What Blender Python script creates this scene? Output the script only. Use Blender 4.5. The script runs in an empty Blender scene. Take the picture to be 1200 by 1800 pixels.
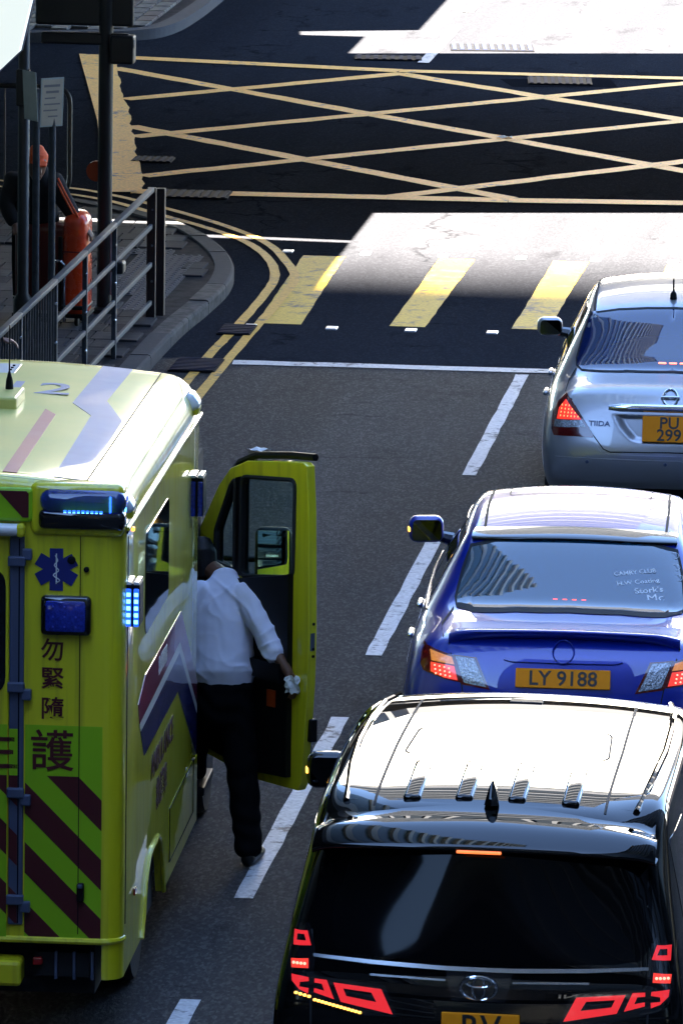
import bpy, bmesh, math, random
from mathutils import Vector, Matrix
from mathutils.bvhtree import BVHTree
random.seed(7)
rad = math.radians
scene = bpy.context.scene
col = scene.collection

# ------------------------------------------------------------------ camera
cam_d = bpy.data.cameras.new('camera')
cam_o = bpy.data.objects.new('camera', cam_d)
col.objects.link(cam_o)
cam_d.sensor_fit = 'VERTICAL'
cam_d.sensor_height = 36.0
cam_d.lens = 36.0 * 11500 / 1800
cam_d.clip_start = 0.3
cam_d.clip_end = 3000
PITCH, YAW, ROLL = 0.18591835, 0.11030102, 0.01491709
fwd = Vector((-math.sin(YAW) * math.cos(PITCH), math.cos(YAW) * math.cos(PITCH), -math.sin(PITCH)))
rgt = Vector((math.cos(YAW), math.sin(YAW), 0))
upv = rgt.cross(fwd)
r2 = rgt * math.cos(ROLL) + upv * math.sin(ROLL)
u2 = -rgt * math.sin(ROLL) + upv * math.cos(ROLL)
mw = Matrix((r2, u2, -fwd)).transposed().to_4x4()
mw.translation = Vector((4.275, 0.0, 8.6))
cam_o.matrix_world = mw
scene.camera = cam_o

# ------------------------------------------------------------------ sky, sun, exposure
SUN_EL = rad(58)
w = bpy.data.worlds.new('World')
scene.world = w
w.use_nodes = True
nt = w.node_tree
bg = nt.nodes['Background']
sky = nt.nodes.new('ShaderNodeTexSky')
sky.sky_type = 'NISHITA'
sky.sun_disc = False
sky.sun_elevation = SUN_EL
sky.sun_rotation = math.pi
sky.altitude = 2000
sky.air_density = 1.0
sky.dust_density = 0.1
sky.ozone_density = 2.6
nt.links.new(sky.outputs[0], bg.inputs[0])
bg.inputs[1].default_value = 0.05
sun_d = bpy.data.lights.new('sun', 'SUN')
sun_d.energy = 5.0
sun_d.angle = rad(0.5)
sun_d.color = (1.0, 0.93, 0.82)
sun_o = bpy.data.objects.new('sun', sun_d)
col.objects.link(sun_o)
sun_o.rotation_euler = (math.pi / 2 - SUN_EL, 0, 0)      # light travels towards +Y and down
vs = scene.view_settings
vs.view_transform = 'Standard'
vs.look = 'None'
vs.exposure = 4.95
vs.gamma = 1.0
scene.cycles.max_bounces = 6
scene.cycles.diffuse_bounces = 3
scene.cycles.glossy_bounces = 4
scene.cycles.transmission_bounces = 6
scene.cycles.use_denoising = True

# ------------------------------------------------------------------ helpers
MATS = {}


def nd(t, kind, **kw):
    n = t.nodes.new(kind)
    for k, v in kw.items():
        setattr(n, k, v)
    return n


def M(name, base=(.5, .5, .5), rough=.5, metal=0.0, coat=0.0, coat_rough=.03, spec=.5, emis=None, es=0.0,
      noise=None, bump=None, flake=None, trans=0.0, ior=1.45, alpha=None):
    """noise = (scale, strength, second colour), bump = (scale, strength, distance)"""
    if name in MATS:
        return MATS[name]
    m = bpy.data.materials.new(name)
    m.use_nodes = True
    t = m.node_tree
    b = t.nodes['Principled BSDF']
    b.inputs['Base Color'].default_value = (*base, 1)
    b.inputs['Roughness'].default_value = rough
    b.inputs['Metallic'].default_value = metal
    b.inputs['Specular IOR Level'].default_value = spec
    b.inputs['Coat Weight'].default_value = coat
    b.inputs['Coat Roughness'].default_value = coat_rough
    b.inputs['Transmission Weight'].default_value = trans
    b.inputs['IOR'].default_value = ior
    if alpha is not None:
        b.inputs['Alpha'].default_value = alpha
    if emis:
        b.inputs['Emission Color'].default_value = (*emis, 1)
        b.inputs['Emission Strength'].default_value = es
    tc = None
    if noise or bump:
        tc = nd(t, 'ShaderNodeTexCoord')
    if noise:
        sc, st, c2 = noise
        n = nd(t, 'ShaderNodeTexNoise')
        n.inputs['Scale'].default_value = sc
        n.inputs['Detail'].default_value = 5
        n.inputs['Roughness'].default_value = .65
        t.links.new(tc.outputs['Object'], n.inputs['Vector'])
        r = nd(t, 'ShaderNodeMapRange')
        r.inputs[1].default_value = .38
        r.inputs[2].default_value = .68
        r.inputs[3].default_value = 0
        r.inputs[4].default_value = st
        t.links.new(n.outputs['Fac'], r.inputs[0])
        mx = nd(t, 'ShaderNodeMix', data_type='RGBA')
        mx.inputs[6].default_value = (*base, 1)
        mx.inputs[7].default_value = (*c2, 1)
        t.links.new(r.outputs[0], mx.inputs[0])
        t.links.new(mx.outputs[2], b.inputs['Base Color'])
        rr = nd(t, 'ShaderNodeMapRange')
        rr.inputs[1].default_value = .3
        rr.inputs[2].default_value = .7
        rr.inputs[3].default_value = max(0, rough - .06 * (rough > .1) - .01)
        rr.inputs[4].default_value = min(1, rough + .08 * (rough > .1) + .015)
        t.links.new(n.outputs['Fac'], rr.inputs[0])
        t.links.new(rr.outputs[0], b.inputs['Roughness'])
    if bump:
        sc, st, ds = bump
        n = nd(t, 'ShaderNodeTexNoise')
        n.inputs['Scale'].default_value = sc
        n.inputs['Detail'].default_value = 4
        t.links.new(tc.outputs['Object'], n.inputs['Vector'])
        bp = nd(t, 'ShaderNodeBump')
        bp.inputs['Strength'].default_value = st
        bp.inputs['Distance'].default_value = ds
        t.links.new(n.outputs['Fac'], bp.inputs['Height'])
        t.links.new(bp.outputs[0], b.inputs['Normal'])
    MATS[name] = m
    return m


def tag(o, label=None, cat=None, group=None, kind=None):
    if label: o['label'] = label
    if cat: o['category'] = cat
    if group: o['group'] = group
    if kind: o['kind'] = kind
    return o


def empty(name, loc=(0, 0, 0), rz=0.0, label=None, cat=None, group=None):
    o = bpy.data.objects.new(name, None)
    o.empty_display_size = .2
    o.location = loc
    o.rotation_euler = (0, 0, rz)
    col.objects.link(o)
    return tag(o, label, cat, group)


def link(name, me, mat=None, parent=None, smooth=False, loc=None):
    o = bpy.data.objects.new(name, me)
    col.objects.link(o)
    if mat is not None:
        for mm in (mat if isinstance(mat, (list, tuple)) else [mat]):
            me.materials.append(mm)
    if smooth:
        for p in me.polygons:
            p.use_smooth = True
    if parent is not None:
        o.parent = parent
    if loc is not None:
        o.location = loc
    return o


class MB:
    """mesh builder"""

    def __init__(s):
        s.v = []
        s.f = []
        s.mi = []
        s.cur = 0

    def add(s, vs, fs):
        b = len(s.v)
        s.v += [tuple(q) for q in vs]
        for f in fs:
            s.f.append([b + i for i in f])
            s.mi.append(s.cur)

    def box(s, c, d, rot=None, taper=1.0):
        x, y, z = d[0] / 2, d[1] / 2, d[2] / 2
        pts = [Vector((sx * x * (taper if sz > 0 else 1), sy * y * (taper if sz > 0 else 1), sz * z)) for sz in (-1, 1) for sy in (-1, 1) for sx in (-1, 1)]
        if rot is not None:
            pts = [rot @ p for p in pts]
        c = Vector(c)
        s.add([c + p for p in pts], [(0, 2, 3, 1), (4, 5, 7, 6), (0, 1, 5, 4), (2, 6, 7, 3), (0, 4, 6, 2), (1, 3, 7, 5)])
        return s

    def bevbox(s, c, d, r, rot=None, seg=2):
        bm = bmesh.new()
        bmesh.ops.create_cube(bm, size=1)
        for v in bm.verts:
            v.co = Vector((v.co.x * d[0], v.co.y * d[1], v.co.z * d[2]))
        bmesh.ops.bevel(bm, geom=list(bm.edges), offset=min(r, min(d) * .49), segments=seg, affect='EDGES', profile=.5)
        bm.verts.index_update()
        c = Vector(c)
        vs = [c + (rot @ v.co if rot is not None else v.co) for v in bm.verts]
        s.add(vs, [[v.index for v in f.verts] for f in bm.faces])
        bm.free()
        return s

    def prism(s, poly, z0, z1, axis='z'):
        """extrude 2-D polygon; axis z: (x,y), axis y: (x,z), axis x: (y,z)"""
        n = len(poly)

        def p3(a, b, h):
            return {'z': (a, b, h), 'y': (a, h, b), 'x': (h, a, b)}[axis]
        vs = [p3(a, b, z0) for a, b in poly] + [p3(a, b, z1) for a, b in poly]
        fs = [list(range(n))[::-1], list(range(n, 2 * n))] + [(i, (i + 1) % n, n + (i + 1) % n, n + i) for i in range(n)]
        s.add(vs, fs)
        return s

    def tube(s, path, r, seg=8, cap=True):
        path = [Vector(p) for p in path]
        rs = r if isinstance(r, (list, tuple)) else [r] * len(path)
        rings = []
        ref = None
        for i, p in enumerate(path):
            d = (path[min(i + 1, len(path) - 1)] - path[max(i - 1, 0)]).normalized()
            if ref is None:
                ref = Vector((0, 0, 1)) if abs(d.z) < .9 else Vector((1, 0, 0))
            a = d.cross(ref).normalized()
            b = a.cross(d).normalized()
            ref = b
            rings.append([p + (a * math.cos(2 * math.pi * k / seg) + b * math.sin(2 * math.pi * k / seg)) * rs[i] for k in range(seg)])
        vs = [q for ri in rings for q in ri]
        fs = []
        for i in range(len(path) - 1):
            for k in range(seg):
                fs.append((i * seg + k, (i + 1) * seg + k, (i + 1) * seg + (k + 1) % seg, i * seg + (k + 1) % seg))
        if cap:
            fs.append(list(range(seg)))
            fs.append([(len(path) - 1) * seg + k for k in range(seg)][::-1])
        s.add(vs, fs)
        return s

    def lathe(s, prof, seg=20, c=(0, 0, 0), axis='z'):
        """prof: (radius, height)"""
        c = Vector(c)
        vs = []
        for r, h in prof:
            for k in range(seg):
                a = 2 * math.pi * k / seg
                x, y = r * math.cos(a), r * math.sin(a)
                vs.append(c + Vector({'z': (x, y, h), 'x': (h, x, y), 'y': (x, h, y)}[axis]))
        fs = []
        for i in range(len(prof) - 1):
            for k in range(seg):
                q = (i * seg + k, i * seg + (k + 1) % seg, (i + 1) * seg + (k + 1) % seg, (i + 1) * seg + k)
                fs.append(q)
        fs.append(list(range(seg))[::-1])
        fs.append([(len(prof) - 1) * seg + k for k in range(seg)])
        s.add(vs, fs)
        return s

    def grid(s, pts, closed=False):
        n, m = len(pts), len(pts[0])
        vs = [p for row in pts for p in row]
        fs = []
        for i in range(n - 1):
            for j in range(m - (0 if closed else 1)):
                fs.append((i * m + j, i * m + (j + 1) % m, (i + 1) * m + (j + 1) % m, (i + 1) * m + j))
        s.add(vs, fs)
        return s

    def mesh(s, name='m'):
        me = bpy.data.meshes.new(name)
        me.from_pydata(s.v, [], s.f)
        if any(s.mi):
            for p, k in zip(me.polygons, s.mi):
                p.material_index = k
        bm = bmesh.new()
        bm.from_mesh(me)
        bmesh.ops.recalc_face_normals(bm, faces=bm.faces)
        bm.to_mesh(me)
        bm.free()
        return me

    def build(s, name, mat, parent=None, smooth=False, label=None, loc=None):
        o = link(name, s.mesh(name), mat, parent, False, loc)
        if smooth:
            o.data.shade_smooth()
            if smooth != 'all':
                o.data.set_sharp_from_angle(angle=rad(smooth if isinstance(smooth, (int, float)) and smooth > 1 else 40))
        if label: o['label'] = label
        return o


def text_mesh(s, size, bold=0.0, extrude=.001, font_sx=1.0, align='CENTER'):
    cu = bpy.data.curves.new('t', 'FONT')
    cu.body = s
    cu.size = size
    cu.align_x = align
    cu.align_y = 'CENTER'
    cu.extrude = extrude
    cu.offset = bold
    cu.resolution_u = 3
    o = bpy.data.objects.new('t', cu)
    col.objects.link(o)
    dg = bpy.context.evaluated_depsgraph_get()
    me = bpy.data.meshes.new_from_object(o.evaluated_get(dg))
    bpy.data.objects.remove(o)
    bpy.data.curves.remove(cu)
    if font_sx != 1.0:
        for v in me.vertices:
            v.co.x *= font_sx
    me.materials.clear()
    return me


def lettering(name, s, size, loc, rot, mat, parent=None, bold=0.0, sx=1.0, extrude=.001, align='CENTER', label=None):
    me = text_mesh(s, size, bold, extrude, sx, align)
    o = link(name, me, mat, parent)
    o.location = loc
    o.rotation_euler = rot
    if label: o['label'] = label
    return o


BACK = (math.pi / 2, 0, 0)          # text standing upright, read from -Y


def evaluated(o):
    dg = bpy.context.evaluated_depsgraph_get()
    dg.update()
    return bpy.data.meshes.new_from_object(o.evaluated_get(dg))


def seg_dist(p, a, b):
    ab = (b[0] - a[0], b[1] - a[1])
    L = ab[0] ** 2 + ab[1] ** 2 or 1e-9
    t = max(0, min(1, ((p[0] - a[0]) * ab[0] + (p[1] - a[1]) * ab[1]) / L))
    return math.hypot(p[0] - a[0] - t * ab[0], p[1] - a[1] - t * ab[1])


def inside(p, poly):
    c = False
    n = len(poly)
    for i in range(n):
        a, b = poly[i], poly[i - 1]
        if (a[1] > p[1]) != (b[1] > p[1]) and p[0] < (b[0] - a[0]) * (p[1] - a[1]) / (b[1] - a[1]) + a[0]:
            c = not c
    return c


def mirror(poly):
    return [(-a, b) for a, b in poly][::-1]


def ribbon(pts, w, closed=False):
    """thin polygon round a polyline"""
    n = len(pts)
    L, R = [], []
    for i in range(n):
        a = pts[i - 1] if (i > 0 or closed) else pts[i]
        b = pts[(i + 1) % n] if (i < n - 1 or closed) else pts[i]
        d = Vector((b[0] - a[0], b[1] - a[1])).normalized()
        nn = Vector((-d.y, d.x)) * w / 2
        L.append((pts[i][0] + nn.x, pts[i][1] + nn.y))
        R.append((pts[i][0] - nn.x, pts[i][1] - nn.y))
    return L, R


def rounded(poly, r, seg=4):
    out = []
    n = len(poly)
    for i in range(n):
        p = Vector(poly[i])
        a = Vector(poly[i - 1]) - p
        b = Vector(poly[(i + 1) % n]) - p
        rr = min(r, a.length * .45, b.length * .45)
        s, e = p + a.normalized() * rr, p + b.normalized() * rr
        for k in range(seg + 1):
            t = k / seg
            q = s * (1 - t) ** 2 + p * 2 * t * (1 - t) + e * t * t
            out.append((q.x, q.y))
    return out


class Body:
    """a finished smooth body surface onto which thin fitted panels can be laid"""

    def __init__(s, me):
        s.me = me
        me.calc_loop_triangles()
        s.vn = [v.normal.copy() for v in me.vertices]
        s.vc = [v.co.copy() for v in me.vertices]
        s.tr = [tuple(t.vertices) for t in me.loop_triangles]
        s.bvh = BVHTree.FromPolygons(s.vc, s.tr)

    def hit(s, a, b, axis):
        o, d = {'back': (Vector((a, -6, b)), Vector((0, 1, 0))), 'front': (Vector((a, 9, b)), Vector((0, -1, 0))), 'top': (Vector((a, b, 6)), Vector((0, 0, -1))),
                'left': (Vector((-6, a, b)), Vector((1, 0, 0))), 'right': (Vector((6, a, b)), Vector((-1, 0, 0)))}[axis]
        loc, n, i, _ = s.bvh.ray_cast(o, d)
        if loc is None:
            q = {'back': Vector((a, 0, b)), 'front': Vector((a, 4, b)), 'top': Vector((a, b, 1.5)), 'left': Vector((-.9, a, b)), 'right': Vector((.9, a, b))}[axis]
            loc, n, i, _ = s.bvh.find_nearest(q)
        t = s.tr[i]
        A, B, C = (s.vc[k] for k in t)
        v0, v1, v2 = B - A, C - A, loc - A
        d00, d01, d11, d20, d21 = v0.dot(v0), v0.dot(v1), v1.dot(v1), v2.dot(v0), v2.dot(v1)
        den = d00 * d11 - d01 * d01 or 1e-12
        v = (d11 * d20 - d01 * d21) / den
        w_ = (d00 * d21 - d01 * d20) / den
        nn = (s.vn[t[0]] * (1 - v - w_) + s.vn[t[1]] * v + s.vn[t[2]] * w_).normalized()
        return loc, nn

    def shell(s, name, poly, axis, mat, parent, off=.003, skirt=.006, res=.05, label=None, curve=0.0):
        polys = poly if isinstance(poly[0][0], (tuple, list)) else [poly]
        V, F, N = [], [], []
        for pl in polys:
            bm = bmesh.new()
            vs = [bm.verts.new((a, b, 0)) for a, b in pl]
            es = [bm.edges.new((vs[i - 1], vs[i])) for i in range(len(vs))]
            bmesh.ops.triangle_fill(bm, edges=es, use_beauty=True)
            for k in (0, 1):
                lo, hi = min(p[k] for p in pl), max(p[k] for p in pl)
                n = int((hi - lo) / res)
                for i in range(1, n + 1):
                    c = lo + (hi - lo) * i / (n + 1)
                    co, no = [0, 0, 0], [0, 0, 0]
                    co[k] = c
                    no[k] = 1
                    bmesh.ops.bisect_plane(bm, geom=list(bm.verts) + list(bm.edges) + list(bm.faces), plane_co=co, plane_no=no)
            bm.verts.index_update()
            b0 = len(V)
            hits = [s.hit(v.co.x, v.co.y, axis) for v in bm.verts]
            V += [h[0] + h[1] * off for h in hits]
            N += [h[1] for h in hits]
            sgn = None
            for f in bm.faces:
                ids = [b0 + v.index for v in f.verts]
                nrm = (V[ids[1]] - V[ids[0]]).cross(V[ids[2]] - V[ids[0]])
                if nrm.dot(N[ids[0]]) < 0:
                    ids = ids[::-1]
                F.append(ids)
            for e in bm.edges:
                if len(e.link_faces) == 1:
                    i, j = e.verts[0].index, e.verts[1].index
                    a, b = V[b0 + i], V[b0 + j]
                    cen = e.link_faces[0].calc_center_median()
                    na, nb = hits[i][1], hits[j][1]
                    k = len(V)
                    V += [a.copy(), b.copy(), b - nb * (off + skirt), a - na * (off + skirt)]
                    fn = (b - a).cross(na).normalized()
                    cidx = s.hit(cen.x, cen.y, axis)[0]
                    ids = [k, k + 1, k + 2, k + 3]
                    if fn.dot((a + b) / 2 - cidx) < 0:
                        fn = -fn
                    nr = (V[k + 1] - V[k]).cross(V[k + 2] - V[k])
                    if nr.dot(fn) < 0:
                        ids = ids[::-1]
                    N += [fn] * 4
                    F.append(ids)
            bm.free()
        me = bpy.data.meshes.new(name)
        me.from_pydata([tuple(v) for v in V], [], F)
        for p in me.polygons:
            p.use_smooth = True
        me.normals_split_custom_set_from_vertices([tuple(n) for n in N])
        o = link(name, me, mat, parent)
        if label: o['label'] = label
        return o

    def line(s, name, pts, w, axis, mat, parent, off=.002, closed=False, res=.05):
        L, R = ribbon(pts, w, closed)
        n = len(pts)
        V, F, N = [], [], []
        quads = []
        for i in range(n if closed else n - 1):
            j = (i + 1) % n
            steps = max(1, int(math.dist(pts[i], pts[j]) / res))
            for k in range(steps):
                t0, t1 = k / steps, (k + 1) / steps
                lp = lambda A, B, t: (A[0] + (B[0] - A[0]) * t, A[1] + (B[1] - A[1]) * t)
                quads.append((lp(L[i], L[j], t0), lp(R[i], R[j], t0), lp(R[i], R[j], t1), lp(L[i], L[j], t1)))
        for q in quads:
            b0 = len(V)
            for a, b in q:
                h = s.hit(a, b, axis)
                V.append(h[0] + h[1] * off)
                N.append(h[1])
            ids = [b0, b0 + 1, b0 + 2, b0 + 3]
            if (V[b0 + 1] - V[b0]).cross(V[b0 + 2] - V[b0]).dot(N[b0]) < 0:
                ids = ids[::-1]
            F.append(ids)
        me = bpy.data.meshes.new(name)
        me.from_pydata([tuple(v) for v in V], [], F)
        for p in me.polygons:
            p.use_smooth = True
        me.normals_split_custom_set_from_vertices([tuple(n) for n in N])
        return link(name, me, mat, parent)


def subsurf(o, lv):
    md = o.modifiers.new('s', 'SUBSURF')
    md.levels = lv
    md.render_levels = lv
    return o


def bake(o, smooth=True):
    """freeze modifiers into the object's mesh"""
    me = evaluated(o)
    o.modifiers.clear()
    mats = [m for m in o.data.materials]
    o.data = me
    me.materials.clear()
    for m in mats:
        me.materials.append(m)
    if smooth:
        me.shade_smooth()
    return o

# ================================================================== MATERIALS OF THE SETTING
def asphalt_mat(name='asphalt', c0=(.038, .0365, .0355), c1=(.059, .0565, .0555), spec=.045, grain=1.0):
    m = bpy.data.materials.new(name)
    m.use_nodes = True
    t = m.node_tree
    b = t.nodes['Principled BSDF']
    tc = nd(t, 'ShaderNodeTexCoord')
    big = nd(t, 'ShaderNodeTexNoise')
    big.inputs['Scale'].default_value = .55
    big.inputs['Detail'].default_value = 6
    mp = nd(t, 'ShaderNodeMapping')
    mp.inputs['Scale'].default_value = (2.4, .10, 1)
    t.links.new(tc.outputs['Object'], mp.inputs[0])
    t.links.new(mp.outputs[0], big.inputs['Vector'])
    vor = nd(t, 'ShaderNodeTexVoronoi')
    vor.inputs['Scale'].default_value = 48
    mpg = nd(t, 'ShaderNodeMapping')
    mpg.inputs['Scale'].default_value = (1.25, .5, 1)
    t.links.new(tc.outputs['Object'], mpg.inputs[0])
    t.links.new(mpg.outputs[0], vor.inputs['Vector'])
    fine = nd(t, 'ShaderNodeTexNoise')
    fine.inputs['Scale'].default_value = 45
    fine.inputs['Detail'].default_value = 3
    fine.inputs['Roughness'].default_value = .75
    t.links.new(mpg.outputs[0], fine.inputs['Vector'])
    hsv = nd(t, 'ShaderNodeSeparateColor')
    t.links.new(vor.outputs['Color'], hsv.inputs[0])
    st = nd(t, 'ShaderNodeMapRange')
    st.inputs[1].default_value = .45
    st.inputs[2].default_value = 1.0
    st.inputs[3].default_value = 1 - .20 * grain
    st.inputs[4].default_value = 1 + .5 * grain
    t.links.new(hsv.outputs[0], st.inputs[0])
    fr = nd(t, 'ShaderNodeMapRange')
    fr.inputs[1].default_value = .3
    fr.inputs[2].default_value = .7
    fr.inputs[3].default_value = 1 - .28 * grain
    fr.inputs[4].default_value = 1 + .3 * grain
    t.links.new(fine.outputs['Fac'], fr.inputs[0])
    mul = nd(t, 'ShaderNodeMath', operation='MULTIPLY')
    t.links.new(st.outputs[0], mul.inputs[0])
    t.links.new(fr.outputs[0], mul.inputs[1])
    ramp = nd(t, 'ShaderNodeValToRGB')
    ramp.color_ramp.elements[0].position = .33
    ramp.color_ramp.elements[0].color = (*c0, 1)
    ramp.color_ramp.elements[1].position = .68
    ramp.color_ramp.elements[1].color = (*c1, 1)
    t.links.new(big.outputs['Fac'], ramp.inputs[0])
    mx = nd(t, 'ShaderNodeVectorMath', operation='SCALE')
    t.links.new(ramp.outputs[0], mx.inputs[0])
    t.links.new(mul.outputs[0], mx.inputs['Scale'])
    # oil and tyre stains
    sta = nd(t, 'ShaderNodeTexNoise')
    sta.inputs['Scale'].default_value = 1.7
    sta.inputs['Detail'].default_value = 7
    sta.inputs['Roughness'].default_value = .7
    mp2 = nd(t, 'ShaderNodeMapping')
    mp2.inputs['Scale'].default_value = (1, .45, 1)
    mp2.inputs['Location'].default_value = (3.1, 8.2, 0)
    t.links.new(tc.outputs['Object'], mp2.inputs[0])
    t.links.new(mp2.outputs[0], sta.inputs['Vector'])
    sr = nd(t, 'ShaderNodeMapRange')
    sr.inputs[1].default_value = .57
    sr.inputs[2].default_value = .72
    sr.inputs[3].default_value = 1.0
    sr.inputs[4].default_value = .5
    t.links.new(sta.outputs['Fac'], sr.inputs[0])
    mx2 = nd(t, 'ShaderNodeVectorMath', operation='SCALE')
    t.links.new(mx.outputs[0], mx2.inputs[0])
    t.links.new(sr.outputs[0], mx2.inputs['Scale'])
    # fine cracks, broken up
    cv = nd(t, 'ShaderNodeTexVoronoi')
    cv.feature = 'DISTANCE_TO_EDGE'
    cv.inputs['Scale'].default_value = .55
    wob = nd(t, 'ShaderNodeTexNoise')
    wob.inputs['Scale'].default_value = 2.2
    wob.inputs['Detail'].default_value = 6
    t.links.new(tc.outputs['Object'], wob.inputs['Vector'])
    wa = nd(t, 'ShaderNodeVectorMath', operation='MULTIPLY_ADD')
    wa.inputs[1].default_value = (.9, .9, 0)
    t.links.new(wob.outputs['Color'], wa.inputs[0])
    t.links.new(tc.outputs['Object'], wa.inputs[2])
    t.links.new(wa.outputs[0], cv.inputs['Vector'])
    cr = nd(t, 'ShaderNodeMapRange')
    cr.inputs[1].default_value = .004
    cr.inputs[2].default_value = .012
    cr.inputs[3].default_value = .55
    cr.inputs[4].default_value = 1.0
    t.links.new(cv.outputs['Distance'], cr.inputs[0])
    mk = nd(t, 'ShaderNodeMapRange')
    mk.inputs[1].default_value = .50
    mk.inputs[2].default_value = .58
    t.links.new(big.outputs['Fac'], mk.inputs[0])
    mc = nd(t, 'ShaderNodeMix')
    t.links.new(mk.outputs[0], mc.inputs[0])
    mc.inputs[2].default_value = 1.0
    t.links.new(cr.outputs[0], mc.inputs[3])
    mx3 = nd(t, 'ShaderNodeVectorMath', operation='SCALE')
    t.links.new(mx2.outputs[0], mx3.inputs[0])
    t.links.new(mc.outputs[0], mx3.inputs['Scale'])
    t.links.new(mx3.outputs[0], b.inputs['Base Color'])
    b.inputs['Roughness'].default_value = .85
    b.inputs['Specular IOR Level'].default_value = spec
    bp = nd(t, 'ShaderNodeBump')
    bp.inputs['Strength'].default_value = .8
    bp.inputs['Distance'].default_value = .006
    t.links.new(mul.outputs[0], bp.inputs['Height'])
    t.links.new(bp.outputs[0], b.inputs['Normal'])
    return m


def paint_mat(name, c, under=(.055, .055, .06), wear=.52, soft=.1, scale=9, spec=.4):
    m = bpy.data.materials.new(name)
    m.use_nodes = True
    t = m.node_tree
    b = t.nodes['Principled BSDF']
    tc = nd(t, 'ShaderNodeTexCoord')
    n = nd(t, 'ShaderNodeTexNoise')
    n.inputs['Scale'].default_value = scale
    n.inputs['Detail'].default_value = 8
    n.inputs['Roughness'].default_value = .72
    t.links.new(tc.outputs['Object'], n.inputs['Vector'])
    n2 = nd(t, 'ShaderNodeTexNoise')
    n2.inputs['Scale'].default_value = 1.3
    n2.inputs['Detail'].default_value = 4
    t.links.new(tc.outputs['Object'], n2.inputs['Vector'])
    ad = nd(t, 'ShaderNodeMath', operation='MULTIPLY_ADD')
    ad.inputs[1].default_value = .55
    t.links.new(n2.outputs['Fac'], ad.inputs[0])
    t.links.new(n.outputs['Fac'], ad.inputs[2])
    r = nd(t, 'ShaderNodeMapRange')
    r.inputs[1].default_value = wear + .28
    r.inputs[2].default_value = wear + .28 + soft
    t.links.new(ad.outputs[0], r.inputs[0])
    fi = nd(t, 'ShaderNodeTexNoise')
    fi.inputs['Scale'].default_value = 40
    fi.inputs['Detail'].default_value = 3
    t.links.new(tc.outputs['Object'], fi.inputs['Vector'])
    fr = nd(t, 'ShaderNodeMapRange')
    fr.inputs[1].default_value = .3
    fr.inputs[2].default_value = .7
    fr.inputs[3].default_value = .68
    fr.inputs[4].default_value = 1.08
    t.links.new(fi.outputs['Fac'], fr.inputs[0])
    cs = nd(t, 'ShaderNodeVectorMath', operation='SCALE')
    cs.inputs[0].default_value = c
    t.links.new(fr.outputs[0], cs.inputs['Scale'])
    mx = nd(t, 'ShaderNodeMix', data_type='RGBA')
    t.links.new(r.outputs[0], mx.inputs[0])
    t.links.new(cs.outputs[0], mx.inputs[6])
    mx.inputs[7].default_value = (*under, 1)
    t.links.new(mx.outputs[2], b.inputs['Base Color'])
    b.inputs['Roughness'].default_value = .6
    b.inputs['Specular IOR Level'].default_value = spec
    bp = nd(t, 'ShaderNodeBump')
    bp.inputs['Strength'].default_value = .35
    bp.inputs['Distance'].default_value = .004
    t.links.new(fi.outputs['Fac'], bp.inputs['Height'])
    t.links.new(bp.outputs[0], b.inputs['Normal'])
    return m


ASPH = asphalt_mat()
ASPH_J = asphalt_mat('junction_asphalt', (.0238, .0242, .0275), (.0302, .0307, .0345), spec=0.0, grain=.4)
WHITE_PAINT = paint_mat('white_road_paint', (.52, .53, .54), wear=.55, soft=.09)
YEL_BOX = paint_mat('yellow_box_paint', (.84, .38, .03), spec=.3, wear=.59, soft=.1)
YEL_LINE = paint_mat('yellow_line_paint', (.62, .33, .035), wear=.57, soft=.1)
YEL_CROSS = paint_mat('yellow_crossing_paint', (.60, .37, .02), wear=.52, soft=.14, scale=6)
KERB = M('kerb_concrete', (.060, .060, .064), .9, spec=.08, noise=(14, .8, (.06, .06, .065)), bump=(60, .5, .004))
KERB2 = M('kerb_concrete_worn', (.088, .086, .084), .9, spec=.08, noise=(10, .9, (.045, .044, .044)), bump=(60, .6, .006))
PAVE = M('grey_paver', (.042, .042, .045), .9, spec=.08, noise=(9, .8, (.04, .04, .045)), bump=(80, .5, .003))
PAVE2 = M('grey_paver_light', (.062, .062, .066), .9, spec=.08, noise=(9, .8, (.05, .05, .055)), bump=(80, .5, .003))
BRICK = M('brick_paver', (.17, .15, .12), .85, spec=.08, noise=(7, .9, (.09, .08, .075)), bump=(50, .5, .004))
BRICK2 = M('brick_paver_brown', (.14, .105, .085), .85, spec=.08, noise=(7, .9, (.08, .065, .06)), bump=(50, .5, .004))
BED = M('mortar_bed', (.035, .035, .037), .95, spec=.05, noise=(8, .8, (.02, .02, .022)), bump=(60, .6, .006))
TACT = M('tactile_tile', (.085, .085, .092), .8, spec=.08, noise=(12, .7, (.07, .07, .075)))
IRON = M('cast_iron', (.020, .026, .050), .7, spec=.03, noise=(30, .7, (.03, .03, .04)))
FRAME_DK = M('dark_frame', (.012, .012, .014), .7, spec=.05)
STUD = M('road_stud', (.7, .72, .75), .35, metal=.4)

# ================================================================== ROAD AND MARKINGS
mb = MB()
S = 500
mb.add([(-S, -S, 0), (S, -S, 0), (S, S, 0), (-S, S, 0)], [(0, 1, 2, 3)])
road = tag(mb.build('road', ASPH), kind='structure')

ZM = .006
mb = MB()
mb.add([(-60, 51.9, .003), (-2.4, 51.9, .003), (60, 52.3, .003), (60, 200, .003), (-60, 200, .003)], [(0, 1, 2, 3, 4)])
mb.build('junction_surfacing', ASPH_J, road)


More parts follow.
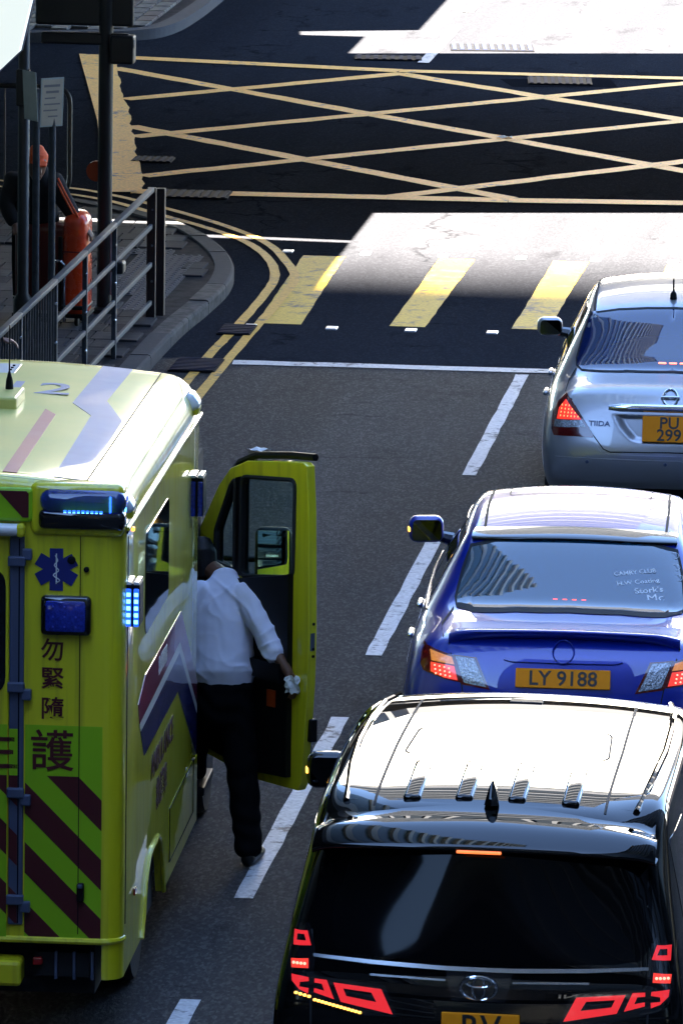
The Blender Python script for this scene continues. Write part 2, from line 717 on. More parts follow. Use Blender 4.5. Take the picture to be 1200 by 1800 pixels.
def strip(name, a, b, wd, mat, z=ZM, jit=.006, step=.25, parent=None):
    """painted line with slightly uneven edges"""
    a, b = Vector(a), Vector(b)
    d = (b - a)
    n = max(2, int(d.length / step))
    nn = Vector((-d.y, d.x)).normalized() * wd / 2
    L, R = [], []
    for i in range(n + 1):
        p = a + d * i / n
        L.append((p.x + nn.x + random.uniform(-jit, jit), p.y + nn.y + random.uniform(-jit, jit), z))
        R.append((p.x - nn.x + random.uniform(-jit, jit), p.y - nn.y + random.uniform(-jit, jit), z))
    m_ = MB()
    m_.grid([R, L])
    return m_.build(name, mat, parent or road)


def poly_mark(name, pts, mat, z=ZM, parent=None):
    m_ = MB()
    m_.add([(x, y, z) for x, y in pts], [list(range(len(pts)))])
    return m_.build(name, mat, parent or road)


# lane line between the two queues
for y0, y1 in ((24.2, 28.2), (28.9, 31.95), (34.1, 38.7), (40.55, 44.5), (47.05, 51.62)):
    strip('lane_dash', (0, y0), (0, y1), .105, WHITE_PAINT, jit=.005)
strip('stop_line', (-2.36, 51.76), (5.5, 52.0), .2, WHITE_PAINT, jit=.012)
for y0, y1 in ((72.6, 76.35), (77.9, 81.5), (83, 87)):
    strip('lane_dash', (-2.92, y0), (-2.90, y1), .13, WHITE_PAINT, jit=.004, z=ZM + .008)
# yellow crossing bars with studs
k = -1.165
bars = [(-2.42, -2.05, -2.5, -2.12)] + [(-1.31 + i * 1.02, -1.01 + i * 1.02, -1.28 + i * 1.02, -.96 + i * 1.02) for i in range(6)]
for i, (a0, a1, b0, b1) in enumerate(bars):
    yb, yt = 53.8 + .07 * i, 57.73 + .07 * i
    L, R = [], []
    for j in range(17):
        t_ = j / 16
        jx = lambda: random.uniform(-.005, .005)
        L.append((a0 + (b0 - a0) * t_ + jx(), yb + (yt - yb) * t_, ZM))
        R.append((a1 + (b1 - a1) * t_ + jx(), yb + (yt - yb) * t_, ZM))
    MB().grid([L, R]).build('crossing_bar', YEL_CROSS, road)
for row, (xs, y) in enumerate((([-2.45, -1.77, -1.11, -.43, .25, .93, 1.6], 53.62), ([-2.66, -1.96, -1.26, -.56, .11, .8, 1.5], 57.93))):
    for i, x in enumerate(xs):
        st = MB().bevbox((0, 0, .008), (.095, .14, .016), .006)
        st.build('road_stud', STUD, road, loc=(x, y + .02 * i, .0))
# box junction
bw = .225
for a, b in (((-6.24, 71.38), (.9, 63.78)), ((-5.34, 66.42), (-1.0, 61.83)), ((-3.09, 71.59), (3.0, 65.5)), ((0.2, 71.6), (4, 67.7)),
             ((-5.7, 68.58), (-3.03, 71.6)), ((-5.17, 65.53), (.3, 71.64)), ((-4.66, 62.62), (2.6, 70.7)), ((-2.11, 61.71), (4.0, 69.2)), ((.9, 62.0), (4, 65.7))):
    strip('box_line', a, b, bw, YEL_BOX, jit=.012, z=ZM + .004 * (b[1] > a[1]))
strip('box_edge', (-6.3, 72.33), (-3.1, 71.78), .3, YEL_BOX, z=ZM + .008)
strip('box_edge', (-3.1, 71.78), (6, 71.9), .26, YEL_BOX, z=ZM + .008)
strip('box_edge', (-4.6, 61.5), (-1.0, 61.66), .3, YEL_BOX, z=ZM + .008)
strip('box_edge', (-1.0, 61.66), (6, 62.4), .3, YEL_BOX, z=ZM + .008)
wl = [(-6.8, 72.51), (-5.71, 66.67), (-4.85, 61.36)]
wr = [(-4.47, 61.46), (-4.96, 64.31), (-5.49, 67.44), (-5.85, 69.35), (-6.38, 72.45)]
wr2 = []
for i in range(len(wr) - 1):
    for j in range(10):
        t_ = j / 10
        wr2.append((wr[i][0] + (wr[i + 1][0] - wr[i][0]) * t_ + random.uniform(-.022, .022), wr[i][1] + (wr[i + 1][1] - wr[i][1]) * t_))
poly_mark('box_side_band', wl + wr2 + [wr[-1]], YEL_BOX, z=ZM + .012)


def smooth_path(pts, n=8):
    out = []
    P = [Vector(p) for p in pts]
    for i in range(len(P) - 1):
        p0, p1, p2, p3 = P[max(i - 1, 0)], P[i], P[i + 1], P[min(i + 2, len(P) - 1)]
        for j in range(n):
            t_ = j / n
            out.append(.5 * ((2 * p1) + (-p0 + p2) * t_ + (2 * p0 - 5 * p1 + 4 * p2 - p3) * t_ ** 2 + (-p0 + 3 * p1 - 3 * p2 + p3) * t_ ** 3))
    out.append(P[-1])
    return out


def curve_strip(name, pts, wd, mat, z=ZM + .006, jit=.004):
    P = smooth_path(pts)
    L, R = [], []
    for i, p in enumerate(P):
        d = (P[min(i + 1, len(P) - 1)] - P[max(i - 1, 0)]).normalized()
        nn = Vector((-d.y, d.x)) * wd / 2
        L.append((p.x + nn.x + random.uniform(-jit, jit), p.y + nn.y, z))
        R.append((p.x - nn.x + random.uniform(-jit, jit), p.y - nn.y, z))
    return MB().grid([R, L]).build(name, mat, road)


curve_strip('kerbside_line', [(-2.41, 24), (-2.41, 40), (-2.41, 50.15), (-2.4, 53.1), (-2.38, 55.37), (-2.41, 56.36), (-2.57, 57.18), (-2.9, 58.36), (-3.4, 59.36), (-4.07, 60.36), (-4.75, 61.22), (-5.4, 61.7), (-7, 62.2), (-14, 63)], .085, YEL_LINE)
curve_strip('kerbside_line', [(-2.59, 24), (-2.59, 40), (-2.59, 50.93), (-2.57, 52.82), (-2.555, 53.59), (-2.55, 55.5), (-2.60, 56.49), (-2.79, 57.49), (-3.12, 58.45), (-3.55, 59.2), (-4.15, 60.04), (-4.8, 60.9), (-5.5, 61.35), (-7, 61.8), (-14, 62.6)], .085, YEL_LINE)

# iron covers and gully gratings set in the road


def grating(name, x, y, wx, wy, n, rz=0.0, along='y', patch=None):
    root = MB()
    root.box((0, 0, .014), (wx, wy, .012))
    o = root.build(name, FRAME_DK, road, loc=(x, y, 0))
    o.rotation_euler = (0, 0, rz)
    for i in range(n):
        bar = MB()
        if along == 'y':
            bar.box((-wx / 2 + wx * (i + .5) / n, 0, .022), (wx / n * .5, wy * .94, .012))
        else:
            bar.box((0, -wy / 2 + wy * (i + .5) / n, .022), (wx * .94, wy / n * .5, .012))
        bar.build('grating_bar', IRON, o)
    return o


grating('gully_grating', -2.62, 51.5, .38, .62, 9, along='x')
grating('gully_grating', -2.53, 53.35, .28, .5, 6, along='x')
grating('manhole_cover', -2.3, 74.25, .95, .62, 11, rz=.12)
grating('manhole_cover', -1.28, 71.24, .7, .62, 9, rz=.1)
poly_mark('asphalt_patch', [(-1.95, 71.35), (-.75, 71.6), (-.62, 70.9), (-1.75, 70.65)], M('fresh_asphalt', (.013, .013, .015), .85, spec=0.0, bump=(60, .6, .004)), z=.0055)
grating('manhole_cover', -3.98, 61.4, .68, .5, 8, rz=.02)
grating('manhole_cover', -4.72, 63.8, .4, .36, 6)
grating('manhole_cover', -3.35, 72.95, .75, .4, 8, rz=.1)

# ================================================================== PAVEMENT AT THE NEAR CORNER
PZ = .12
kerb_line = smooth_path([(-2.95, 20), (-2.95, 36), (-2.95, 48), (-2.95, 52.4), (-2.88, 54.2), (-2.86, 55.4), (-2.97, 56.5), (-3.25, 57.6), (-3.65, 58.6), (-4.2, 59.45), (-4.95, 60.2), (-6, 60.7), (-8, 61.2), (-16, 62)], 8)
inner_k = []
for i, p in enumerate(kerb_line):
    d = (kerb_line[min(i + 1, len(kerb_line) - 1)] - kerb_line[max(i - 1, 0)]).normalized()
    inner_k.append(p + Vector((-d.y, d.x)) * .17)
poly = [(p.x, p.y) for p in inner_k] + [(-16, 20)]
mb = MB()
mb.prism(poly, .0, PZ - .018)
pavement = tag(mb.build('pavement', BED), kind='structure')
# kerb stones, each its own piece
acc, start, stones = 0, 0, []
for i in range(1, len(kerb_line)):
    acc += (kerb_line[i] - kerb_line[i - 1]).length
    if acc > .85 or i == len(kerb_line) - 1:
        stones.append((start, i))
        start, acc = i, 0
for a, b in stones:
    if kerb_line[b].y < 44: continue
    P = [kerb_line[a].lerp(kerb_line[b], 0) if a == b else kerb_line[i] for i in range(a, b + 1)]
    Q = [inner_k[i] for i in range(a, b + 1)]
    e = .014
    P[0] = P[0].lerp(P[1], e / max(.01, (P[1] - P[0]).length)); Q[0] = Q[0].lerp(Q[1], e / max(.01, (Q[1] - Q[0]).length))
    rows = []
    h = PZ + random.uniform(-.006, .005)
    for p, q in zip(P, Q):
        o_ = (p - q).normalized() * .025
        rows.append([(p.x, p.y, 0), (p.x, p.y, h - .03), (p.x - o_.x * .35, p.y - o_.y * .35, h - .008), (p.x - o_.x, p.y - o_.y, h), (q.x, q.y, h), (q.x, q.y, 0)])
    m_ = MB()
    m_.grid(rows)
    m_.add([rows[0][i] for i in range(6)], [list(range(6))])
    m_.add([rows[-1][i] for i in range(6)], [list(range(6))[::-1]])
    m_.build('kerb_stone', random.choice((KERB, KERB, KERB2)), pavement)
mb = MB()
mb.prism([(-2.95, 20), (-2.95, 44), (-3.12, 44), (-3.12, 20)], 0, PZ)
mb.build('kerb_run', KERB, pavement)

ikp = [(p.x, p.y) for p in inner_k]


def on_pave(x, y, m=.0):
    return inside((x, y), poly) and min(seg_dist((x, y), ikp[i], ikp[i + 1]) for i in range(len(ikp) - 1)) > m


pmesh = []
for v_ in range(2):
    m_ = MB().bevbox((0, 0, 0), (.192, .392, .06), .006, seg=1)
    me = m_.mesh('paver')
    me.materials.append((PAVE, PAVE2)[v_])
    pmesh.append(me)
tm = MB()
tm.box((0, 0, -.01), (.288, .288, .04))
for i in range(4):
    for j in range(3):
        tm.bevbox((-.105 + .07 * i, -.095 + .095 * j + (.02 if i % 2 else 0), .014), (.032, .07, .014), .006, seg=1)
tmesh = tm.mesh('tactile_tile')
tmesh.materials.append(TACT)
tact_poly = [(-4.05, 57.1), (-3.5, 57.3), (-3.22, 55.5), (-3.2, 53.7), (-3.62, 53.6)]
npv = 0
y = 44.6
row = 0
while y < 60.6:
    x = -3.22 - (0.05 if row % 2 else 0)
    while x > -6.4:
        if on_pave(x, y, .13) and not inside((x, y), tact_poly) and (x > -4.9 or y > 57) and npv < 290 and y > 47:
            o = bpy.data.objects.new('paver', pmesh[random.random() < .3])
            col.objects.link(o)
            o.parent = pavement
            o.location = (x, y, PZ - .03 + random.uniform(-.003, .002))
            o.rotation_euler = (random.uniform(-.006, .006), random.uniform(-.006, .006), random.uniform(-.01, .01))
            npv += 1
        x -= .2
    y += .4
    row += 1
mb = MB()
y = 20
row = 0
while y < 60.8:
    x = -3.22
    while x > -9:
        if on_pave(x, y, .13) and not inside((x, y), tact_poly) and not ((x > -4.9 or y > 57) and y > 47 and x > -6.4):
            mb.box((x, y, PZ - .03), (.192, .392, .06))
        x -= .2
    y += .4
tag(mb.build('paver_field', PAVE, pavement), kind='stuff')
y = 53.4
while y < 57.5:
    x = -4.3
    while x < -3.1:
        if inside((x, y), tact_poly) and on_pave(x, y, .17):
            o = bpy.data.objects.new('tactile_tile', tmesh)
            col.objects.link(o)
            o.parent = pavement
            o.location = (x, y, PZ - .018)
            o.rotation_euler = (0, 0, random.uniform(-.01, .01))
        x += .295
    y += .295

# ================================================================== PAVEMENT AT THE FAR CORNER
far_k = smooth_path([(-16, 73.0), (-9, 73.3), (-7, 73.7), (-6.37, 74.05), (-6.07, 74.71), (-5.96, 76.38), (-5.95, 80), (-5.95, 95)], 6)
far_i = []
for i, p in enumerate(far_k):
    d = (far_k[min(i + 1, len(far_k) - 1)] - far_k[max(i - 1, 0)]).normalized()
    far_i.append(p + Vector((-d.y, d.x)) * .18)
fpoly = [(p.x, p.y) for p in far_i] + [(-16, 95)]
pave_far = tag(MB().prism(fpoly, 0, .10).build('pavement', BED), kind='structure')
for i in range(0, len(far_k) - 1, 2):
    j = min(i + 2, len(far_k) - 1)
    rows = [[(far_k[k_].x, far_k[k_].y, 0), (far_k[k_].x, far_k[k_].y, .125), (far_i[k_].x, far_i[k_].y, .13), (far_i[k_].x, far_i[k_].y, 0)] for k_ in range(i, j + 1)]
    MB().grid(rows).build('kerb_stone', KERB, pave_far)
fikp = [(p.x, p.y) for p in far_i]
bme = []
for mt in (BRICK, BRICK2):
    me = MB().bevbox((0, 0, 0), (.19, .49, .07), .008, seg=1).mesh('brick')
    me.materials.append(mt)
    bme.append(me)
nb = 0
for r_ in range(24):
    for c_ in range(20):
        x = -6.0 - .21 * c_
        y = 74.2 + .52 * r_ + (.26 if c_ % 2 else 0)
        if inside((x, y), fpoly) and min(seg_dist((x, y), fikp[i], fikp[i + 1]) for i in range(len(fikp) - 1)) > .12 and nb < 230 and y < 82:
            o = bpy.data.objects.new('brick', bme[random.random() < .35])
            col.objects.link(o)
            o.parent = pave_far
            o.location = (x, y, .1)
            o.rotation_euler = (random.uniform(-.01, .01), random.uniform(-.01, .01), random.uniform(-.02, .02))
            nb += 1

# ================================================================== STREET CANYON (towers, added shade decks and bridge round the junction)
CONC = M('pale_concrete', (.42, .41, .39), .8, noise=(.3, .5, (.32, .31, .3)))
CONC_DK = M('dark_concrete', (.10, .10, .105), .85, noise=(.4, .5, (.07, .07, .075)))
CREAM = M('cream_stone_cladding', (.56, .53, .47), .7, noise=(.2, .4, (.48, .455, .41)))
BANDW = M('white_cladding', (.46, .49, .48), .6)
GLASS_DK = M('dark_curtain_glass', (.02, .024, .03), .12, spec=.6)
GLASS_TEAL = M('teal_curtain_glass', (.04, .08, .085), .2, spec=.6)


def tower(name, label, x0, x1, y0, y1, h, wall, band, pitch, bh, proud=.25, ribs=None):
    root = empty(name, ((x0 + x1) / 2, (y0 + y1) / 2, 0), 0, label, 'building', 'buildings round the junction')
    wx, wy = x1 - x0, y1 - y0
    MB().box((0, 0, h / 2), (wx, wy, h)).build('wall', wall, root)
    m_ = MB()
    n = int(h / pitch)
    for i in range(n):
        m_.box((0, 0, pitch * (i + .5)), (wx + 2 * proud, wy + 2 * proud, bh))
    m_.build('floor_bands', band, root)
    if ribs:
        m_ = MB()
        k_ = max(1, int(wx / ribs))
        for i in range(k_ + 1):
            m_.box((-wx / 2 + wx * i / k_, -wy / 2 - proud, h / 2), (.5, .7, h))
        ky = max(1, int(wy / ribs))
        for i in range(ky + 1):
            for sx in (-1, 1):
                m_.box((sx * (wx / 2 + proud), -wy / 2 + wy * i / ky, h / 2), (.7, .5, h))
        m_.build('mullions', band, root)
    MB().box((0, 0, h + .6), (wx + 1, wy + 1, 1.2)).build('roof', CONC_DK, root)
    return root


K_SH = 1 / math.tan(SUN_EL)                     # how far a shadow falls per metre of height
TW_Y = -107.0
TW_H = (56.6 - TW_Y) / K_SH
tower('office_tower', 'very tall dark glass tower behind the footbridge', -26, 32, TW_Y - 30, TW_Y, TW_H - 1.2, GLASS_DK, CONC_DK, 4, .6)
tower('office_tower', 'tall teal tower with white floor bands on the left side of the street', -52, -6.6, 24, 57, 170, GLASS_TEAL, BANDW, 8.5, 2.2, proud=.3)
tower('office_tower', 'dark tower on the left side behind the footbridge', -60, -14, -70, 16, 20, GLASS_DK, CONC_DK, 4, .9)
tower('office_tower', 'dark block on the right side of the street', 16, 60, -60, 52, 46, GLASS_DK, CONC_DK, 4, .9)
tower('office_tower', 'dark tower behind the cream podium at the far end of the street', -30, 1.6, 190, 215, 105, GLASS_DK, CONC_DK, 6.5, 1.5, proud=.5)
tower('office_tower', 'cream block at the far right end of the street', 3.2, 40, 260, 280, 84, CREAM, CREAM, 42, .3, proud=.02)


tower('podium_block', 'cream podium at the foot of the dark far tower', -30, 1.2, 180, 188, 56, CREAM, CREAM, 28, .3, proud=.02)

tower('office_tower', 'dark tower rising behind the cream block at the far end', 2.6, 60, 292, 320, 125, GLASS_DK, CONC_DK, 3.8, 1.0)


def slab(poly, z0, z1, name, root, mat=CONC_DK):
    return MB().prism(poly, z0, z1).build(name, mat, root)


# unseen decks added and slotted to cast the junction's shade and sun gaps
DZ = 5.2
sh = DZ * K_SH                                   # shadow of its edge falls this far ahead
shade_root = empty('shade_decks', (0, 60, 0), 0, 'unseen concrete decks added above the junction to shape its shade', 'shade deck')
shade_root.location = (0, 0, 0)


def near_e(x): return 60.59 + .22 * (x + 2.15) - sh
def far_e(x): return 72.9 + .24 * (x + 3.86) - sh


slab([(-2.17, near_e(-2.17)), (40, near_e(40)), (40, far_e(40)), (-2.17, far_e(-2.17))], DZ, DZ + .8, 'deck', shade_root)
slab([(-30, 58.4 - sh), (-30, far_e(-3.85)), (-3.85, far_e(-3.85)), (-2.17, far_e(-2.17)), (-2.17, 58.75 - sh), (-5.0, 58.95 - sh), (-5.02, 58.3 - sh)], DZ + .002, DZ + .79, 'deck', shade_root)
slab([(-30, 15), (-30, 58.38 - sh), (-5.02, 58.28 - sh), (-2.17, 58.12 - sh), (-2.17, 15)], DZ, DZ + .8, 'deck', shade_root)
slab([(-30, far_e(-3.85) + .002), (-30, 74.6 - sh), (-3.85, 74.6 - sh), (-3.85, far_e(-3.85) + .002)], DZ, DZ + .8, 'deck', shade_root)
slab([(-30, 74.602 - sh), (-30, 75.7 - sh), (-4.7, 75.4 - sh), (-4.6, 74.602 - sh)], DZ, DZ + .8, 'deck', shade_root)
slab([(-30, 75.72 - sh), (-30, 110 - sh), (-3.3, 110 - sh), (-3.3, 75.9 - sh), (-4.7, 75.42 - sh)], DZ, DZ + .8, 'deck', shade_root)
for px_, py_ in ((-12, 40), (-12, 55), (14, 54), (14, 62), (-12, 70), (-12, 90)):
    MB().lathe([(.5, 0), (.5, DZ)], 16, (px_, py_, 0)).build('column', CONC_DK, shade_root, smooth=True)

# footbridge the picture is taken from
fb = empty('footbridge', (0, -3, 0), 0, 'covered concrete footbridge over the street', 'footbridge')
MB().box((0, 0, 6.9), (60, 4.6, .8)).build('deck', CONC_DK, fb)
MB().box((0, 2.2, 7.75), (60, .15, .9)).build('parapet', CONC_DK, fb)
MB().box((0, -2.2, 7.8), (60, .15, 1.0)).build('parapet', CONC_DK, fb)
MB().box((0, -.2, 10.6), (60, 4.6, .25)).build('roof', CONC_DK, fb)
for px_ in (-20, -14, 13, 20):
    MB().box((px_, -2.0, 5.3), (.4, .4, 10.5)).build('column', CONC_DK, fb)

# ================================================================== AMBULANCE
AY = M('hi_vis_yellow_paint', (.74, .68, .015), .35, coat=1.0, coat_rough=.015, noise=(3, .25, (.68, .62, .03)))
AY_ROOF = M('sky_washed_yellow_roof', (.68, .60, .14), .5, spec=.4, coat=.35, coat_rough=.08, noise=(2.2, .5, (.55, .58, .22)))  # body yellow paled to paint in the sky reflected on the roof
AGREEN = M('green_reflective_film', (.30, .56, .010), .4, coat=.4)
AMAROON = M('maroon_film', (.085, .012, .014), .4, coat=.3)
ARED = M('red_film', (.42, .02, .04), .35, coat=.8)
AMAG = M('crimson_film', (.34, .02, .10), .3, coat=1.0)
ABLUE = M('navy_film', (.018, .025, .17), .35, coat=1.0)
AROOFBLUE = M('pale_blue_roof_film', (.25, .27, .38), .5, spec=.3, coat=.2, noise=(3, .5, (.42, .45, .52)))  # paler and greyer than the navy on the side
AROOFRED = M('pale_red_roof_film', (.50, .17, .14), .5, spec=.3, coat=.2, noise=(3, .5, (.58, .33, .27)))  # paler than the crimson on the side
AWHITE = M('white_film', (.75, .76, .72), .4, coat=.6)
SLATE = M('slate_metal', (.10, .12, .19), .4, metal=.3)
BLK = M('black_plastic', (.006, .006, .0065), .5, spec=.2)
BLK_GL = M('black_gloss', (.008, .008, .009), .08, coat=1.0)
RUB = M('rubber', (.012, .012, .012), .8)
GLASS = M('dark_vehicle_glass', (.006, .008, .010), .03, spec=.5, coat=.4, coat_rough=.01)
BLUE_OFF = M('blue_lens_unlit', (.01, .02, .22), .12, coat=1.0, noise=(60, .9, (.02, .05, .45)))
BLUE_ON = M('blue_lens_lit', (.03, .10, .6), .1, coat=1.0, emis=(.02, .12, 1.0), es=.05, noise=(45, .9, (.01, .03, .3)))
BLUE_LED = M('blue_led', (.2, .4, 1), .3, emis=(.06, .26, 1.0), es=.34)
WHITE_LAMP = M('white_lamp', (.8, .8, .76), .25, coat=1.0)
RED_LENS = M('red_lens', (.30, .01, .01), .12, coat=1.0)
AMBER_ON = M('amber_lit', (.8, .35, .05), .3, emis=(1, .35, .04), es=.15)
CHROME = M('chrome', (.75, .76, .78), .08, metal=1.0)
CHASSIS = M('chassis_black', (.010, .010, .011), .8)

# rain streaks and road film on the ambulance paint
t = AY.node_tree
b = t.nodes['Principled BSDF']
src = b.inputs['Base Color'].links[0].from_socket
tcn = nd(t, 'ShaderNodeTexCoord')
mpn = nd(t, 'ShaderNodeMapping')
mpn.inputs['Scale'].default_value = (26, 26, .9)
ns = nd(t, 'ShaderNodeTexNoise')
ns.inputs['Scale'].default_value = 1.0
ns.inputs['Detail'].default_value = 5
t.links.new(tcn.outputs['Object'], mpn.inputs[0])
t.links.new(mpn.outputs[0], ns.inputs['Vector'])
rg = nd(t, 'ShaderNodeMapRange')
rg.inputs[1].default_value = .50
rg.inputs[2].default_value = .78
rg.inputs[3].default_value = 0
rg.inputs[4].default_value = .55
t.links.new(ns.outputs['Fac'], rg.inputs[0])
mxn = nd(t, 'ShaderNodeMix', data_type='RGBA')
mxn.inputs[7].default_value = (.30, .25, .03, 1)
t.links.new(rg.outputs[0], mxn.inputs[0])
t.links.new(src, mxn.inputs[6])
t.links.new(mxn.outputs[2], b.inputs['Base Color'])

amb = empty('ambulance', (-.215, 31.0, 0), rad(1.6), 'yellow ambulance with maroon and green chevrons on its rear and cab door open', 'ambulance')
W_A, L_A, H_A = 2.1, 3.47, 2.82


def amb_section(inset, top):
    pts = []
    x1 = -inset
    x0 = -W_A + inset
    r = .2
    pts.append((x1, .71))
    for k_ in range(7):
        a = k_ / 6 * math.pi / 2
        pts.append((x1 - r * (1 - math.cos(a)), H_A - top - r + r * math.sin(a)))
    for k_ in range(1, 6):
        t_ = k_ / 6
        pts.append((x1 - r + (x0 - x1 + 2 * r) * t_, H_A - top + .05 * math.sin(math.pi * t_)))
    for k_ in range(7):
        a = (1 - k_ / 6) * math.pi / 2
        pts.append((x0 + r * (1 - math.cos(a)), H_A - top - r + r * math.sin(a)))
    pts.append((x0, .71))
    return pts


rows = []
ys = []
for k_ in range(8):
    a = k_ / 7 * math.pi / 2
    rows.append((.10 * (1 - math.cos(a)), .10 * (1 - math.sin(a)), .05 * (1 - math.sin(a))))
for y in (.6, 1.4, 2.2, 3.0): rows.append((y, 0, 0))
for k_ in range(6):
    a = (1 - k_ / 5) * math.pi / 2
    rows.append((L_A - .10 * (1 - math.cos(a)), .10 * (1 - math.sin(a)) if k_ else 0, .05 * (1 - math.sin(a))))
mb = MB()
G = [[(x, y, z) for x, z in amb_section(i_, t_)] for y, i_, t_ in rows]
mb.grid(G)
mb.add(G[0], [list(range(len(G[0])))])
mb.add(G[-1], [list(range(len(G[-1])))[::-1]])
box = mb.build('box_body', AY, amb, smooth=30)
AB = Body(box.data)
# lower rear panel and side skirts with wheel arches
for side in (1, -1):
    cx = (lambda x: x) if side == 1 else (lambda x: -W_A - x)
    m_ = MB()
    sk = [(.10, .342), (.84, .342), (.93, .46), (1.0, .60), (1.12, .69), (1.25, .709), (1.55, .709), (1.66, .66), (1.76, .52), (1.84, .342), (L_A - .0, .342), (L_A - .0, .709), (.10, .709)]
    m_.prism(sk, cx(-.04), cx(0), 'x')
    m_.build('side_skirt', AY, amb)
    # dark lip along the arch and sill
    m_ = MB()
    m_.tube([(cx(.004), y, z) for y, z in sk[1:10]], .012, 6)
    m_.build('wheel_arch_lip', AY, amb, smooth=True)
    m_ = MB()
    m_.box((cx(-.2), 1.34, .5), (.3, .86, .42))
    m_.build('wheel_well', CHASSIS, amb)
rb = []
for k_ in range(8):
    rb.append([(-rows[k_][1], rows[k_][0], z) for z in (.34, .54, .71)])
m_ = MB().grid(rb)
m_.build('corner_panel', AY, amb, smooth=True)
MB().grid([[(-W_A - x, y, z) for x, y, z in r_] for r_ in rb]).build('corner_panel', AY, amb, smooth=True)
MB().box((-W_A / 2, .02, .625), (W_A - .2, .04, .17)).build('rear_panel', AY, amb)
m_ = MB()
m_.tube([(-W_A + .1, -.004, .535), (-.10, -.004, .535), (-.055, .012, .535), (-.02, .045, .535), (-.004, .10, .535)], .017, 8)
m_.build('bottom_trim', AY, amb, smooth=True)
MB().box((-W_A / 2, 1.75, .42), (W_A - .3, 3.2, .38)).build('chassis', CHASSIS, amb)
m_ = MB().bevbox((-1.05, .0, .375), (1.12, .16, .13), .02)
m_.build('rear_step', AY, amb)
MB().box((-.30, .1, .40), (.26, .1, .12)).build('number_bracket', CHASSIS, amb)
MB().bevbox((-.42, .03, .42), (.05, .03, .04), .008).build('tail_lamp', RED_LENS, amb)
for k_ in range(3):
    MB().box((-.33 + .09 * k_, .04, .40), (.012, .02, .14)).build('step_bar', SLATE, amb)

YR = -.002
# green reflective field and maroon chevrons, piece by piece


def clip(poly, x0, x1, z0, z1):
    for ax, v, sgn in ((0, x0, 1), (0, x1, -1), (1, z0, 1), (1, z1, -1)):
        out = []
        for i in range(len(poly)):
            a, b = poly[i - 1], poly[i]
            ia, ib = (a[ax] - v) * sgn >= 0, (b[ax] - v) * sgn >= 0
            if ia != ib:
                t_ = (v - a[ax]) / (b[ax] - a[ax])
                out.append((a[0] + (b[0] - a[0]) * t_, a[1] + (b[1] - a[1]) * t_))
            if ib: out.append(b)
        poly = out
        if not poly: return []
    return poly


def rear_plate(name, poly, mat, y0, y1, parent=amb):
    return MB().prism(poly, y0, y1, 'y').build(name, mat, parent)


fields = [(-.485, -.104), (-1.04, -.572), (-1.53, -1.06), (-2.0, -1.615)]
for i, (x0, x1) in enumerate(fields):
    yo = -.012 if i in (1, 2) else 0
    rear_plate('green_film', [(x0, .545), (x1, .545), (x1, 1.62), (x0, 1.62)], AGREEN, yo - .0015, yo)
    for k_ in range(-4, 12):
        # stripe: falls to the right, 0.155 high, every 0.30
        zr = 1.245 - .30 * k_ + .3 * 4
        st_ = [(-2.2, zr + 2.1), (.0, zr - .1), (.0, zr - .255), (-2.2, zr + 1.945)]
        st_ = clip(st_, x0 + .001, x1 - .001, .547, 1.366)
        if len(st_) > 2:
            rear_plate('chevron_stripe', st_, AMAROON, yo - .003, yo - .001)
# doors
for s_, (xa, xb) in enumerate(((-1.045, -.567), (-1.533, -1.055))):
    d_ = MB().bevbox(((xa + xb) / 2, -.004, 1.585), (xb - xa, .016, 1.93), .006, seg=2)
    dr = d_.build('rear_door', AY, amb)
    win = rounded([(xa + .07, 1.77), (xb - .015, 1.77), (xb - .015, 2.40), (xa + .07, 2.40)] if s_ == 0 else [(xa + .015, 1.77), (xb - .07, 1.77), (xb - .07, 2.40), (xa + .015, 2.40)], .09, 5)
    MB().prism(win, -.017, -.011, 'y').build('window', GLASS, dr)
    MB().bevbox(((xb - .04) if s_ else (xa + .03), -.03, 1.3), (.03, .03, .22), .008).build('door_handle', SLATE, dr)
for x in (-.528, -1.575):
    MB().bevbox((x, -.004, 1.585), (.072, .022, 1.95), .006).build('door_pillar', SLATE, amb)
    MB().box((x + (.012 if x > -1 else -.012), -.016, 1.585), (.006, .004, 1.93)).build('door_gap', FRAME_DK, amb)
    for z in (2.44, 1.81, 1.28, .74):
        h_ = MB()
        h_.bevbox((x, -.024, z), (.085, .03, .05), .006)
        h_.bevbox((x + (.05 if x > -1 else -.05), -.02, z - .035 if z < 2 else z + .035), (.05, .03, .055), .006)
        h_.build('hinge', SLATE, amb)
# the stripes continue over the pillar
for k_ in range(-4, 12):
    zr = 1.245 - .30 * k_ + 1.2
    st_ = clip([(-2.2, zr + 2.1), (.0, zr - .1), (.0, zr - .255), (-2.2, zr + 1.945)], -.562, -.52, .62, 1.366)
    if len(st_) > 2: rear_plate('chevron_stripe', st_, AMAROON, -.0175, -.015)
rear_plate('green_film', [(-.562, 1.366), (-.52, 1.366), (-.52, 1.60), (-.562, 1.60)], AGREEN, -.0165, -.015)
# sign band above the doors and the white strip lamp
bd = MB().bevbox((-1.05, -.012, 2.72), (1.2, .04, .17), .02).build('sign_band', AGREEN, amb)
for k_ in range(5):
    xx = -.62 - .26 * k_
    st_ = clip([(xx - .02, 2.81), (xx + .12, 2.66), (xx + .26, 2.66), (xx + .12, 2.81)], -1.6, -.47, 2.65, 2.79)
    if len(st_) > 2: rear_plate('band_stripe', st_, AMAROON, -.0345, -.031, bd)
m_ = MB().tube([(-1.55, -.05, 2.60), (-.52, -.05, 2.60)], .032, 10)
m_.build('strip_lamp', WHITE_LAMP, amb, smooth=True)
MB().bevbox((-.505, -.05, 2.60), (.045, .07, .07), .02).build('lamp_end', AY, amb)
